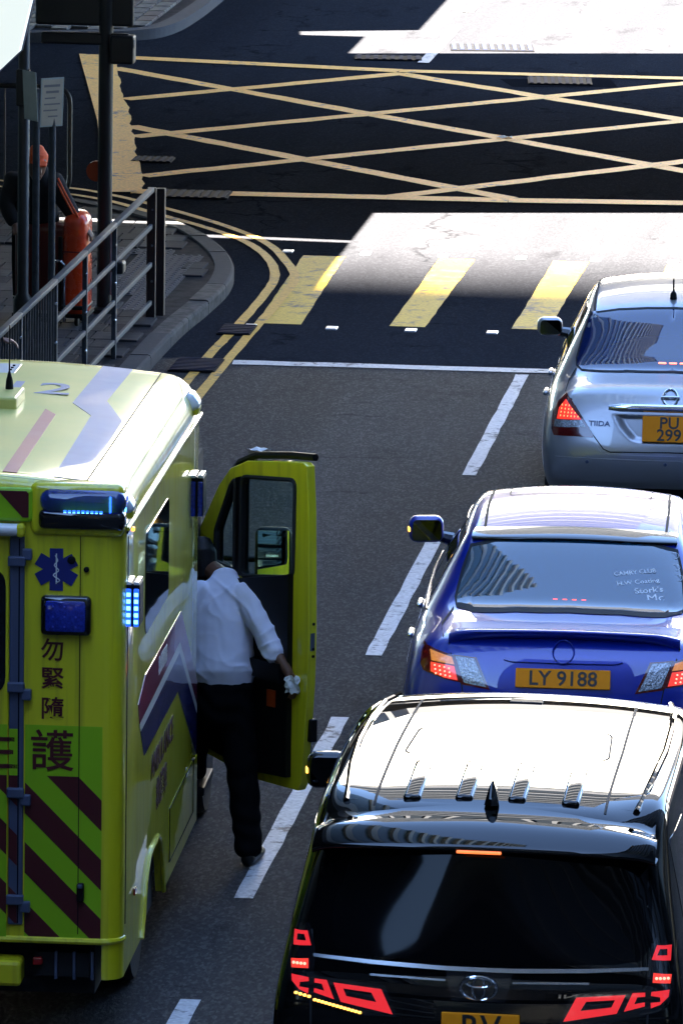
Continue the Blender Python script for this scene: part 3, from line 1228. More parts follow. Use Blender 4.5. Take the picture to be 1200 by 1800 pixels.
# rear beacons
for s_ in (1, -1):
    X = (lambda x: x) if s_ == 1 else (lambda x: -W_A - x)
    MB().bevbox((X(-.235), .05, 2.70), (.46, .16, .26), .035, seg=3).build('beacon_frame', AY, amb, smooth=30)
    MB().bevbox((X(-.21), .028, 2.655), (.425, .17, .10), .03, seg=3).build('beacon_base', BLK_GL, amb, smooth=30)
    ln = MB().bevbox((X(-.205), .02, 2.745), (.425, .19, .12), .055, seg=5).build('beacon_lens', BLUE_OFF if s_ < 0 else M('beacon_blue_lens', (.03, .06, .55), .05, coat=1.0, trans=.75, ior=1.3), amb, smooth='all')
    if s_ == 1:
        MB().box((X(-.30), .045, 2.74), (.16, .02, .09)).build('reflector', CHROME, ln)
        for k_ in range(9):
            MB().box((X(-.29 + .022 * k_), -.045, 2.70), (.013, .012, .016)).build('led', BLUE_LED, ln)
        for k_ in range(4):
            MB().box((X(-.07 + .022 * k_), -.03 + .02 * k_, 2.73), (.008, .02, .08)).build('led', BLUE_LED, ln)
        MB().lathe([(.02, -.03), (.02, .03)], 10, (X(-.14), .02, 2.74)).build('bulb', BLK, ln)
    else:
        ln.name = 'beacon_lens'
# star of life with staff
st_ = []
for k_ in range(3):
    a = k_ * math.pi / 3
    ca, sa = math.cos(a), math.sin(a)
    q = [(-.033, -.105), (.033, -.105), (.033, .105), (-.033, .105)]
    pl = [(-.336 + x * ca - z * sa, 2.40 + x * sa + z * ca) for x, z in q]
    rear_plate('star_arm', pl, ABLUE, -.003 - .0008 * k_, 0)
m_ = MB()
m_.tube([(-.336, -.0055, 2.33), (-.336, -.0055, 2.48)], .0035, 5)
m_.tube([(-.336 + .016 * math.sin(t_ * .9) * (1.15 - t_ / 22), -.0057, 2.335 + .0072 * t_) for t_ in range(20)], .003, 5)
m_.build('staff_emblem', AWHITE, amb)
# rear blue lamp
lm = MB().bevbox((-.285, -.02, 2.176), (.25, .05, .20), .03, seg=3).build('rear_blue_lamp', BLK_GL, amb, smooth=30)
MB().bevbox((-.285, -.046, 2.176), (.20, .03, .155), .018, seg=2).build('lens', BLUE_OFF, lm, smooth=30)
for i in range(3):
    for j in range(3):
        MB().lathe([(.006, 0), (.004, -.006)], 8, (-.345 + .035 * j * 1.6, -.061, 2.126 + .05 * i), axis='y').build('led', M('blue_led_dim', (.03, .06, .5), .2, coat=1), lm)
for s_, z in (('勿', 1.997), ('緊', 1.855), ('隨', 1.704)):
    lettering('lettering', s_, .118, (-.352, -.002, z - .006), BACK, AMAROON, amb, bold=.0018, sx=1.0)
lettering('lettering', '護', .218, (-.352, -.004, 1.479), BACK, AMAROON, amb, bold=.0016, sx=1.02)
lettering('lettering', '生', .218, (-.625, -.0155, 1.479), BACK, AMAROON, amb, bold=.0025, sx=1.02)
# panel seam, vents, latch
MB().box((-.218, -.0035, 1.57), (.004, .002, 2.0)).build('panel_gap', FRAME_DK, amb)
for x, z, r_ in ((-.262, 2.45, .021), (-.188, 2.405, .014)):
    MB().lathe([(r_, 0), (r_ * .95, -.01), (r_ * .5, -.014)], 14, (x, -.002, z), axis='y').build('rear_sensor', BLK, amb, smooth=True)
MB().bevbox((-.205, -.016, .785), (.035, .035, .095), .008).build('latch', BLK, amb)
MB().bevbox((-.205, -.03, .82), (.026, .02, .02), .005).build('latch', SLATE, amb)

# ---- right side
XS = .002


def side_film(name, pts, mat, lv=0, parent=amb):
    return MB().prism(pts, XS - .003, XS + .0012 * lv, 'x').build(name, mat, parent)


side_film('red_chevron', [(.62, 1.60), (.93, 1.69), (2.565, 1.685), (3.40, 1.13), (3.40, 1.00), (2.52, 1.53), (.68, 1.49)], AMAG, 1)
side_film('white_chevron', [(.68, 1.49), (2.52, 1.53), (3.40, 1.00), (3.40, .95), (2.50, 1.475), (.73, 1.44)], AWHITE, 1)
side_film('blue_chevron', [(.73, 1.44), (2.50, 1.475), (3.40, .95), (3.40, .72), (2.44, 1.28), (.89, 1.28)], ABLUE, 1)
lettering('lettering', 'AMBULANCE', .175, (XS + .001, 1.72, 1.13), (math.pi / 2, 0, math.pi / 2), AMAROON, amb, bold=.003)
lettering('lettering', '救護車', .17, (XS + .001, 1.70, .93), (math.pi / 2, 0, math.pi / 2), AMAROON, amb, bold=.003)
lettering('lettering', '救護服務', .10, (XS + .002, 1.7, 1.60), (math.pi / 2 , 0, math.pi / 2), AWHITE, amb, bold=.001)
sw = MB().prism(rounded([(.88, 1.90), (1.93, 1.90), (1.93, 2.42), (.88, 2.42)], .06), -.003, .004, 'x').build('side_window', GLASS, amb)
MB().prism(rounded([(2.08, .44), (3.24, .44), (3.24, .73), (2.08, .73)], .03), -.003, .004, 'x').build('locker_door', AY, amb)
m_ = MB()
m_.tube([(.005, y, z) for y, z in ((2.08, .44), (3.24, .44), (3.24, .73), (2.08, .73), (2.08, .44))], .003, 4)
m_.build('locker_gap', FRAME_DK, amb)
for y, lit in ((.16, True), (3.1, False)):
    b_ = MB().bevbox((.03, y, 2.215), (.07, .16, .215), .008).build('side_blue_lamp', BLK, amb)
    for k_ in range(2):
        MB().bevbox((.010 + .038 * k_, y - .004, 2.205), (.026, .172, .19), .005).build('lens', BLUE_ON if lit else BLUE_OFF, b_)
        for q_ in range(5):
            if lit: MB().bevbox((.010 + .038 * k_, y - .0895, 2.135 + .034 * q_), (.020, .004, .020), .002, seg=1).build('led', BLUE_LED, b_)
        MB().bevbox((.010 + .038 * k_, y, 2.325), (.026, .16, .016), .004).build('lamp_cap', WHITE_LAMP, b_)
m_ = MB().tube([(.006, .06, 2.60), (.006, L_A - .05, 2.60)], .010, 6)
m_.build('gutter_trim', AY, amb, smooth=True)
MB().box((.004, L_A / 2, 2.583), (.006, L_A - .1, .010)).build('gutter_gap', FRAME_DK, amb)
for y in (.19, 3.2):
    b_ = MB().bevbox((-.025, y, 2.70), (.085, .17, .10), .028, seg=3, rot=Matrix.Rotation(rad(-38), 3, 'Y')).build('marker_lamp', WHITE_LAMP, amb, smooth=30)
    MB().bevbox((-.01, y, 2.665), (.07, .15, .06), .02, seg=2).build('lamp_base', AY, b_)
MB().bevbox((.004, .52, .67), (.012, .07, .035), .004).build('side_marker', RED_LENS, amb)
MB().bevbox((.006, .30, 2.555), (.012, .03, .02), .004).build('side_repeater', AMBER_ON, amb)
# narrow dark corner strip behind the rear corner
MB().prism([(.12, .60), (.135, .60), (.135, 2.55), (.12, 2.55)], -.003, .003, 'x').build('corner_strip', FRAME_DK, amb)

# ---- roof
rx = [[(-.20, .12), (-.20, L_A - .1)]]
AB.line('roof_seam', [(-.205, .06), (-.205, L_A - .04)], .006, 'top', FRAME_DK, amb, off=.002)
AB.line('roof_seam', [(-.12, L_A - .05), (-2.0, L_A - .05)], .008, 'top', FRAME_DK, amb, off=.002)
# roof sheet in paler yellow, the sky's reflection put into its colour
AB.shell('roof_sheet', [(-.21, .05), (-.21, L_A - .06), (-1.89, L_A - .06), (-1.89, .05)], 'top', AY_ROOF, amb, off=.0015, skirt=0, res=.12)
AB.shell('roof_stripe', [(-.37, .12), (-.22, .12), (-.235, 1.82), (-.375, 2.34), (-.36, L_A - .1), (-.52, L_A - .1), (-.535, 2.18), (-.40, 1.87)], 'top', AROOFBLUE, amb, off=.004, skirt=.001, res=.12)
AB.shell('roof_stripe', [(-.62, .12), (-.55, .12), (-.575, 1.80), (-.645, 1.93)], 'top', AROOFRED, amb, off=.004, skirt=.001, res=.12)
t_ = lettering('roof_number', '12', .78, (-.775, 2.52, H_A + .045), (0, 0, 0), AROOFBLUE, amb, bold=.006, sx=.52, extrude=.0005)
t_.scale = (1, .62, 1)
t_.rotation_euler = (0, rad(1.6), 0)
MB().bevbox((-.885, 2.02, H_A + .07), (.20, .34, .07), .012).build('aerial_box', AY_ROOF, amb)
m_ = MB().lathe([(.022, 0), (.018, .05), (.008, .09), (.004, .10), (.003, .34)], 8, (-.858, 2.12, H_A + .10))
m_.build('aerial', BLK, amb, smooth=True)
pl = MB().bevbox((-1.0, 3.1, H_A + .045), (.12, .3, .012), .003).build('roof_plate', AWHITE, amb)
for k_ in range(3):
    MB().lathe([(.008, 0), (.008, .008)], 8, (-.975, 3.03 + .07 * k_, H_A + .05)).build('plate_hole', BLK, pl)

# ---- cab in front of the box
m_ = MB()
cab = []
for y, hw, zt, zb in ((L_A + .02, .95, 2.42, .5), (4.2, .95, 2.44, .45), (4.75, .94, 2.30, .45), (5.45, .90, 1.38, .42), (5.85, .84, 1.15, .42), (6.0, .70, .95, .45)):
    c_ = -W_A / 2
    cab.append([(c_ - hw, y, zb), (c_ - hw, y, zb + (zt - zb) * .48), (c_ - hw * .86, y, zt - .12), (c_ - hw * .7, y, zt), (c_ + hw * .7, y, zt), (c_ + hw * .86, y, zt - .12), (c_ + hw - .02, y, zb + (zt - zb) * .48), (c_ + hw - .02, y, zb)])
m_.grid(cab)
m_.add(cab[0], [list(range(8))])
m_.add(cab[-1], [list(range(8))[::-1]])
m_.build('cab', AY, amb, smooth=30)
MB().bevbox((-.17, 4.30, .36), (.30, .5, .05), .01).build('cab_step', BLK, amb)
MB().box((-.118, 4.05, 1.35), (.03, 1.1, 1.7)).build('dark_doorway_panel', CHASSIS, amb)  # flat black panel on the closed cab, painting in its dark interior
ws = MB()
ws.add([(-1.85, 4.82, 2.24), (-.25, 4.82, 2.24), (-.28, 5.40, 1.47), (-1.82, 5.40, 1.47)], [(0, 1, 2, 3)])
ws.build('windscreen', GLASS, amb)


def wheel(parent, x, y, r, wd, nm='wheel', rimr=.62, rim=None):
    t_ = MB().lathe([(r * .7, -wd / 2), (r * .95, -wd / 2), (r, -wd * .36), (r, wd * .36), (r * .95, wd / 2), (r * .7, wd / 2)], 28, (x, y, r), axis='x').build(nm, RUB, parent, smooth=True)
    m2 = MB().lathe([(r * rimr, -wd * .46), (r * .2, -wd * .40), (r * .18, wd * .40), (r * rimr, wd * .46)], 24, (x, y, r), axis='x')
    for k2 in range(7):
        a2 = k2 * 2 * math.pi / 7
        for sx in (-1, 1):
            m2.box((x + sx * wd * .44, y + math.cos(a2) * r * .4, r + math.sin(a2) * r * .4), (.02, .05, r * .5), rot=Matrix.Rotation(-a2 + math.pi / 2, 3, 'X'))
    m2.build('rim', rim or CHROME, t_, smooth=30)
    return t_


for x in (-.2, -W_A + .2):
    wheel(amb, x, 1.34, .345, .24, rim=SLATE)
    wheel(amb, x - (.02 if x > -1 else -.02), 5.1, .345, .22, rim=SLATE)

# ---- open cab door: child of the ambulance, laid out in its own plane (u from hinge, z)
DA = math.atan2(-.80, .72)
door = bpy.data.objects.new('cab_door', None)
HP = Matrix.Rotation(-rad(1.6), 3, 'Z') @ (Vector((-.47, 35.55, 0)) - Vector((-.215, 31.0, 0)))
outl = [(.02, 1.66), (.05, 1.76), (.24, 2.04), (.35, 2.15), (.51, 2.215), (.84, 2.262), (1.04, 2.285), (1.075, 2.27), (1.098, 2.02), (1.115, 1.39), (1.11, 1.07), (1.06, .50), (1.03, .455), (.60, .44), (.10, .50), (.02, .62)]
win1 = rounded([(.46, 1.56), (.965, 1.64), (.975, 2.18), (.46, 2.12)], .05)
win2 = rounded([(.215, 1.60), (.40, 1.585), (.40, 2.095), (.36, 2.06), (.215, 1.78)], .02)


def holed(outer, holes, th, y0):
    """plate with window holes, thickness th, in plane (u, ., z)"""
    bm = bmesh.new()
    for lp in [outer] + holes:
        vs_ = [bm.verts.new((a, y0, b)) for a, b in lp]
        for i in range(len(vs_)): bm.edges.new((vs_[i - 1], vs_[i]))
    bmesh.ops.triangle_fill(bm, edges=list(bm.edges), use_beauty=True)
    r_ = bmesh.ops.extrude_face_region(bm, geom=list(bm.faces))
    for e in r_['geom']:
        if isinstance(e, bmesh.types.BMVert): e.co.y += th
    bmesh.ops.recalc_face_normals(bm, faces=bm.faces)
    bm.normal_update()
    for f in bm.faces:
        if abs(f.normal.y) < .5:
            c_ = f.calc_center_median()
            if min(seg_dist((c_.x, c_.z), h_[i - 1], h_[i]) for h_ in holes for i in range(len(h_))) < .004: f.material_index = 1
    me = bpy.data.meshes.new('plate')
    bm.to_mesh(me)
    bm.free()
    return me


bpy.data.objects.remove(door)
# in the door's own frame +u runs to the free edge, -v is the inner side (towards the cab)
door = link('cab_door', holed(outl, [win1, win2], .055, -.02), [AY, RUB], amb)
door.location = HP
door.rotation_euler = (0, 0, DA - rad(1.6))
bv = door.modifiers.new('b', 'BEVEL')
bv.width = .012
bv.segments = 3
bv.limit_method = 'ANGLE'
bv.material = -1
door.data.shade_smooth()
door.data.set_sharp_from_angle(angle=rad(40))
# inner side faces -x/-y of the street = local -v after rotation
inn = -1
trim = [(.10, .56), (.58, .49), (.965, .52), (.965, 1.66), (.90, 1.64), (.46, 1.55), (.20, 1.58), (.06, 1.62)]
MB().prism(trim, -.055, -.018, 'y').build('door_trim', BLK, door)
MB().prism([(.55, 1.05), (.95, 1.05), (.95, 1.16), (.55, 1.14)], -.10, -.05, 'y').build('arm_rest', BLK, door)
MB().prism([(.78, .89), (.86, .895), (.86, .99), (.78, .985)], -.06, -.052, 'y').build('door_reflector', M('orange_reflector', (.5, .07, .01), .3, coat=.5), door)
MB().prism([(.50, .52), (.62, .50), (.62, .54), (.50, .56)], -.06, -.052, 'y').build('door_reflector', RED_LENS, door)
for wname, wp in (('window_pane', win1), ('quarter_pane', win2)):
    MB().prism(wp, .008, .014, 'y').build(wname, M('clear_green_glass', (.45, .62, .58), .02, trans=1.0, ior=1.05, spec=.5), door)
# black gaskets round panes
for wp in (win1, win2):
    m_ = MB()
    m_.tube([(u, -.022, z) for u, z in wp] + [(wp[0][0], -.022, wp[0][1])], .013, 6)
    m_.build('gasket', RUB, door)
MB().prism([(.405, 1.58), (.455, 1.56), (.455, 2.12), (.405, 2.105)], -.026, .012, 'y').build('window_divider', BLK, door)
m_ = MB()
m_.tube([(.03, .05, 1.78), (.23, .05, 2.06), (.345, .05, 2.175), (.51, .05, 2.24), (.84, .05, 2.29), (1.06, .05, 2.312)], .022, 6)
m_.build('drip_rail', BLK, door, smooth=True)
MB().bevbox((1.112, .008, 1.30), (.006, .03, .10), .002).build('latch', SLATE, door)
for z in (1.40, 1.26, 1.22):
    MB().lathe([(.009, 0), (.009, .006)], 8, (1.112, .012, z), axis='x').build('latch_hole', BLK, door)
MB().bevbox((1.085, .03, .80), (.05, .05, .13), .01).build('hinge_stop', BLK, door)
# mirror on the outer side
mh = MB().bevbox((0, 0, 0), (.205, .11, .335), .045, seg=4).build('mirror_housing', BLK, door, smooth=30)
mh.location = (.33, .29, 1.615)
mh.rotation_euler = (rad(-9.6), 0, -DA + rad(7.6))
# convex mirror glass, tilted a little upwards
RM = 1.5
rows_ = []
for iz in range(15):
    r_ = []
    for ix in range(11):
        x, z = -.087 + .0174 * ix, -.14 + .0205 * iz
        r_.append((x, -.060 + (x * x + z * z) / (2 * RM), z))
    rows_.append(r_)
MB().grid(rows_).build('mirror_glass', M('mirror_glass', (.85, .87, .88), .01, metal=1.0), mh, smooth='all')
MB().tube([(.12, .07, 1.52), (.24, .16, 1.50), (.31, .27, 1.50)], .022, 8).build('mirror_arm', BLK, door, smooth=True)
MB().tube([(.12, .07, 1.60), (.24, .16, 1.60), (.31, .27, 1.60)], .018, 8).build('mirror_arm', BLK, door, smooth=True)

# ================================================================== CARS
def paint(name, base, metal=0.0, rough=.3, coat=1.0):
    return M(name, base, rough, metal=metal, coat=coat, coat_rough=.01)


PLATE_Y = M('plate_orange_yellow', (.92, .29, .010), .5, spec=.1, noise=(25, .35, (.82, .24, .010)))
PLATE_BLK = M('plate_letters', (.015, .013, .012), .5)
RED_ON = M('red_lamp_lit', (.5, .02, .02), .15, coat=1.0, emis=(1.0, .03, .04), es=.024)
RED_GLOW = M('red_lamp_bright', (.6, .05, .03), .2, coat=1.0, emis=(1.0, .05, .03), es=.03)
RED_LED = M('red_led', (1, .4, .3), .3, emis=(1.0, .16, .10), es=.16)
AMB_LED = M('amber_led', (1, .6, .2), .3, emis=(1.0, .42, .05), es=.13)
RED_DARK = M('dark_red_lens', (.10, .006, .006), .1, coat=1.0)
CLEAR_LENS = M('clear_lamp_lens', (.45, .46, .48), .12, metal=.6, coat=1.0, noise=(90, .9, (.08, .08, .09)), bump=(70, .6, .01))
MIRROR = M('mirror_glass')
GAP = M('panel_gap_black', (.004, .004, .005), .7)
CHROME_S = M('satin_chrome', (.6, .61, .63), .18, metal=1.0)


def adjust(st, fx, fxe, dz, lo, hi):
    """fit the control cage: widen it and lift the roof stations, since subdivision pulls the surface inwards"""
    for i, d in enumerate(st):
        d['xe'] *= fxe
        for q in 'bslk': d[q] = (d[q][0] * fx, d[q][1])
        if lo <= i <= hi:
            d['zc'] += dz
            d['ze'] += dz
    return st


def cage(st, tail, nose, creases=()):
    """st: stations from rear to front, each dict y(5-tuple or number), zc, xe, ze, b(elt), s(houlder), l(ow), k (sill)
    ring order: T0 T1 T2 S1 S2 S3 S4 B1 B0 then mirrored"""
    bm = bmesh.new()
    cl = bm.edges.layers.float.new('crease_edge')
    rings = []
    for d in st:
        y = d['y'] if isinstance(d['y'], (tuple, list)) else (d['y'],) * 5
        zc, xe, ze = d['zc'], d['xe'], d['ze']
        h = [(0, y[0], zc), (xe * .55, y[0] + d.get('ym', 0) * .4, zc - .25 * (zc - ze)), (xe, y[0] + d.get('ym', 0), ze), (d['b'][0], y[1], d['b'][1]), (d['s'][0], y[2], d['s'][1]),
             (d['l'][0], y[3], d['l'][1]), (d['k'][0], y[4], d['k'][1]), (d['k'][0] * .55, y[4], d['k'][1]), (0, y[4], d['k'][1])]
        right = [bm.verts.new(p) for p in h]
        left = [bm.verts.new((-p[0], p[1], p[2])) for p in h[1:8]]
        ring = right + left[::-1]            # 9 + 7
        rings.append(ring)
    n = len(rings[0])
    for a, b in zip(rings[:-1], rings[1:]):
        for j in range(n):
            bm.faces.new((a[j], a[(j + 1) % n], b[(j + 1) % n], b[j]))

    def cap(ring, dy, flip):
        # columns: x index 0..4 (left edge, left mid, centre, right mid, right edge)
        rows = [[ring[14], ring[15], ring[0], ring[1], ring[2]]]
        for r_, (rj, lj) in enumerate(((3, 13), (4, 12), (5, 11))):
            R_, L_ = ring[rj], ring[lj]
            dm, dc = dy[r_]
            mid = bm.verts.new((R_.co.x * .55, R_.co.y + dm, R_.co.z))
            cen = bm.verts.new((0, R_.co.y + dc, R_.co.z))
            lm_ = bm.verts.new((L_.co.x * .55, L_.co.y + dm, L_.co.z))
            rows.append([L_, lm_, cen, mid, R_])
        rows.append([ring[10], ring[9], ring[8], ring[7], ring[6]])
        for a, b in zip(rows[:-1], rows[1:]):
            for j in range(4):
                bm.faces.new((a[j], a[j + 1], b[j + 1], b[j]))
    cap(rings[0], tail, False)
    cap(rings[-1], nose, True)
    bmesh.ops.recalc_face_normals(bm, faces=bm.faces)
    for kind, i, v in creases:
        for e in bm.edges:
            a, b = e.verts
            if kind == 'ring' and a in rings[i] and b in rings[i]:
                e[cl] = v
            elif kind == 'top' and a in rings[i] and b in rings[i] and all(rings[i].index(q) in (0, 1, 2, 14, 15) for q in (a, b)):
                e[cl] = v
            elif kind == 'line':
                j, r0, r1 = i
                for jj in (j, (16 - j) % 16):
                    for r_ in range(r0, r1):
                        if {a, b} == {rings[r_][jj], rings[r_ + 1][jj]}: e[cl] = v
    me = bpy.data.meshes.new('body')
    bm.to_mesh(me)
    bm.free()
    return me


def car_body(root, me, mat, lv=4, dents=()):
    o = link('body', me, mat, root)
    subsurf(o, lv)
    bake(o)
    for poly_, axis, depth, fall, lo, hi in dents:
        for v in o.data.vertices:
            a, b, c_ = (v.co.x, v.co.z, v.co.y) if axis == 'back' else (v.co.x, v.co.y, v.co.z)
            if not (lo <= c_ <= hi): continue
            dist = min(seg_dist((a, b), poly_[i - 1], poly_[i]) for i in range(len(poly_)))
            if inside((a, b), poly_):
                t_ = min(1, dist / fall)
                t_ = t_ * t_ * (3 - 2 * t_)
                if axis == 'back': v.co.y += depth * t_
                else: v.co.z -= depth * t_
    o.data.update()
    o.data.shade_smooth()
    return o, Body(o.data)


def arches(B, root, ys, r=.35):
    for y in ys:
        arc = [(y + r * math.cos(a), .30 + r * math.sin(a)) for a in [math.pi * i / 14 for i in range(15)]]
        arc = arc + [(y - r, .2), (y + r, .2)]
        for ax in ('left', 'right'):
            B.shell('wheel_arch', arc, ax, GAP, root, off=.002, skirt=0, res=.08)


def plate(root, x, z, y, lines, wd, ht, tilt, size, B=None):
    p_ = MB().bevbox((0, 0, 0), (wd, .012, ht), .004).build('number_plate', PLATE_Y, root)
    if B is not None:
        yt, yb, ym = (B.hit(x, z + q * ht / 2, 'back')[0].y for q in (1, -1, 0))
        tilt = -math.asin(max(-.5, min(.5, (yt - yb) / ht)))
        y = min((yt + yb) / 2, ym) - .013
    p_.location = (x, y, z)
    p_.rotation_euler = (tilt, 0, 0)
    n = len(lines)
    for i, s_ in enumerate(lines):
        lettering('plate_lettering', s_, size, (0, -.0072, (n - 1) * .5 * ht * .47 - i * ht * .47 - .004), BACK, PLATE_BLK, p_, bold=.0016, sx=.98)
    return p_


def wing_mirror(root, sx, x, y, z, mat, wd=.21, ht=.14, lit=False):
    m_ = MB().bevbox((0, 0, 0), (wd, .12, ht), .05, seg=4).build('wing_mirror', mat, root, smooth='all')
    m_.location = (sx * x, y, z)
    m_.rotation_euler = (0, 0, sx * rad(-8))
    MB().prism(rounded([(-wd * .43, -ht * .38), (wd * .43, -ht * .38), (wd * .40, ht * .40), (-wd * .40, ht * .40)], .03), -.0645, -.058, 'y').build('mirror_glass', M('car_mirror_glass', (.10, .11, .12), .02, metal=1.0), m_)
    MB().tube([(-sx * wd * .4, .02, -ht * .3), (-sx * (wd * .5 + .09), .04, -ht * .5)], [.035, .045], 8).build('mirror_stalk', BLK_GL, m_, smooth=True)
    if lit: MB().bevbox((sx * wd * .49, -.01, 0), (.016, .05, .03), .006).build('turn_signal', AMB_LED, m_)
    return m_


# ------------------------------------------------------------------ black people carrier
V_BLACK = M('black_car_paint', (.002, .002, .0022), .3, coat=1.0, coat_rough=.005, spec=0.0)
van = empty('minivan', (1.80, 28.2, 0), 0, 'black minivan with red outline tail lamps at the back of the queue', 'car', 'cars queuing in the right lane')
VS = [
    dict(y=(.16, .05, .0, .03, .14), zc=1.80, xe=.60, ze=1.77, ym=.08, b=(.80, 1.22), s=(.86, .95), l=(.86, .60), k=(.80, .28)),
    dict(y=(.30, .14, .10, .12, .20), zc=1.885, xe=.68, ze=1.845, ym=.05, b=(.865, 1.22), s=(.915, .95), l=(.92, .60), k=(.86, .26)),
    dict(y=.75, zc=1.912, xe=.70, ze=1.865, b=(.885, 1.20), s=(.925, .93), l=(.925, .58), k=(.87, .25)),
    dict(y=1.5, zc=1.925, xe=.71, ze=1.875, b=(.89, 1.16), s=(.925, .90), l=(.925, .55), k=(.87, .25)),
    dict(y=2.2, zc=1.915, xe=.71, ze=1.870, b=(.89, 1.12), s=(.925, .88), l=(.925, .55), k=(.87, .25)),
    dict(y=2.75, zc=1.885, xe=.69, ze=1.835, b=(.89, 1.10), s=(.925, .88), l=(.925, .55), k=(.87, .25)),
    dict(y=(3.05, 3.2, 3.2, 3.2, 3.2), zc=1.81, xe=.65, ze=1.75, b=(.885, 1.09), s=(.92, .88), l=(.92, .55), k=(.87, .25)),
    dict(y=(3.95, 3.9, 3.9, 3.9, 3.9), zc=1.18, xe=.72, ze=1.14, b=(.87, 1.05), s=(.915, .86), l=(.92, .55), k=(.87, .25)),
    dict(y=4.5, zc=1.06, xe=.70, ze=1.02, b=(.82, .97), s=(.88, .82), l=(.89, .52), k=(.84, .25)),
    dict(y=(4.82, 4.84, 4.88, 4.88, 4.84), zc=.90, xe=.60, ze=.88, b=(.72, .84), s=(.76, .70), l=(.76, .48), k=(.7, .26)),
]
adjust(VS, 1.05, 1.13, .012, 1, 6)
me = cage(VS, ((-.03, -.045), (-.05, -.075), (-.05, -.08)), ((.04, .06), (.05, .08), (.05, .08)), creases=[('ring', 0, .35), ('top', 0, .5), ('line', (2, 1, 6), .45)])
vb, VB = car_body(van, me, V_BLACK)

# ------------------------------------------------------------------ blue saloon
C_BLUE = M('deep_blue_car_paint', (.001, .018, .30), .3, metal=.2, coat=1.0, coat_rough=.008)
cam_car = empty('saloon_car', (1.55, 36.05, 0), rad(2.2), 'deep blue saloon with boot spoiler and orange number plate, middle of the queue', 'car', 'cars queuing in the right lane')
CS = [
    dict(y=(.16, .10, .04, .03, .12), zc=1.075, xe=.66, ze=1.045, ym=.03, b=(.76, .97), s=(.82, .80), l=(.84, .55), k=(.76, .26)),
    dict(y=(.30, .24, .20, .18, .24), zc=1.09, xe=.69, ze=1.06, ym=.02, b=(.83, .96), s=(.89, .78), l=(.90, .54), k=(.84, .24)),
    dict(y=.62, zc=1.105, xe=.70, ze=1.075, b=(.86, .96), s=(.91, .78), l=(.91, .52), k=(.86, .22)),
    dict(y=(.90, .90, .90, .90, .90), zc=1.13, xe=.67, ze=1.10, b=(.865, .96), s=(.91, .78), l=(.91, .52), k=(.86, .22)),
    dict(y=(1.30, 1.25, 1.25, 1.25, 1.25), zc=1.375, xe=.60, ze=1.325, b=(.87, .96), s=(.91, .78), l=(.91, .52), k=(.86, .22)),
    dict(y=(1.62, 1.6, 1.6, 1.6, 1.6), zc=1.445, xe=.57, ze=1.395, b=(.875, .955), s=(.91, .77), l=(.91, .5), k=(.86, .22)),
    dict(y=2.15, zc=1.47, xe=.575, ze=1.415, b=(.88, .95), s=(.91, .77), l=(.91, .5), k=(.86, .22)),
    dict(y=(2.65, 2.7, 2.7, 2.7, 2.7), zc=1.445, xe=.56, ze=1.39, b=(.88, .945), s=(.91, .77), l=(.91, .5), k=(.86, .22)),
    dict(y=(2.95, 3.0, 3.0, 3.0, 3.0), zc=1.37, xe=.55, ze=1.32, b=(.88, .94), s=(.91, .77), l=(.91, .5), k=(.86, .22)),
    dict(y=(3.75, 3.7, 3.7, 3.7, 3.7), zc=1.0, xe=.68, ze=.97, b=(.86, .90), s=(.905, .75), l=(.91, .5), k=(.86, .22)),
    dict(y=4.35, zc=.88, xe=.66, ze=.85, b=(.80, .82), s=(.87, .68), l=(.88, .46), k=(.82, .22)),
    dict(y=(4.72, 4.74, 4.78, 4.80, 4.74), zc=.74, xe=.52, ze=.72, b=(.66, .68), s=(.72, .56), l=(.74, .40), k=(.66, .24)),
]
adjust(CS, 1.03, 1.08, .03, 4, 8)
for q_ in (6, 7, 8):
    CS[q_]['zc'] += .03
    CS[q_]['ze'] += .03
me = cage(CS, ((-.05, -.07), (-.06, -.09), (-.07, -.11)), ((.05, .08), (.05, .09), (.05, .09)), creases=[('top', 0, .7), ('ring', 0, .25), ('line', (3, 0, 4), .35), ('top', 3, .5), ('line', (2, 4, 9), .45)])
cb, CB = car_body(cam_car, me, C_BLUE)

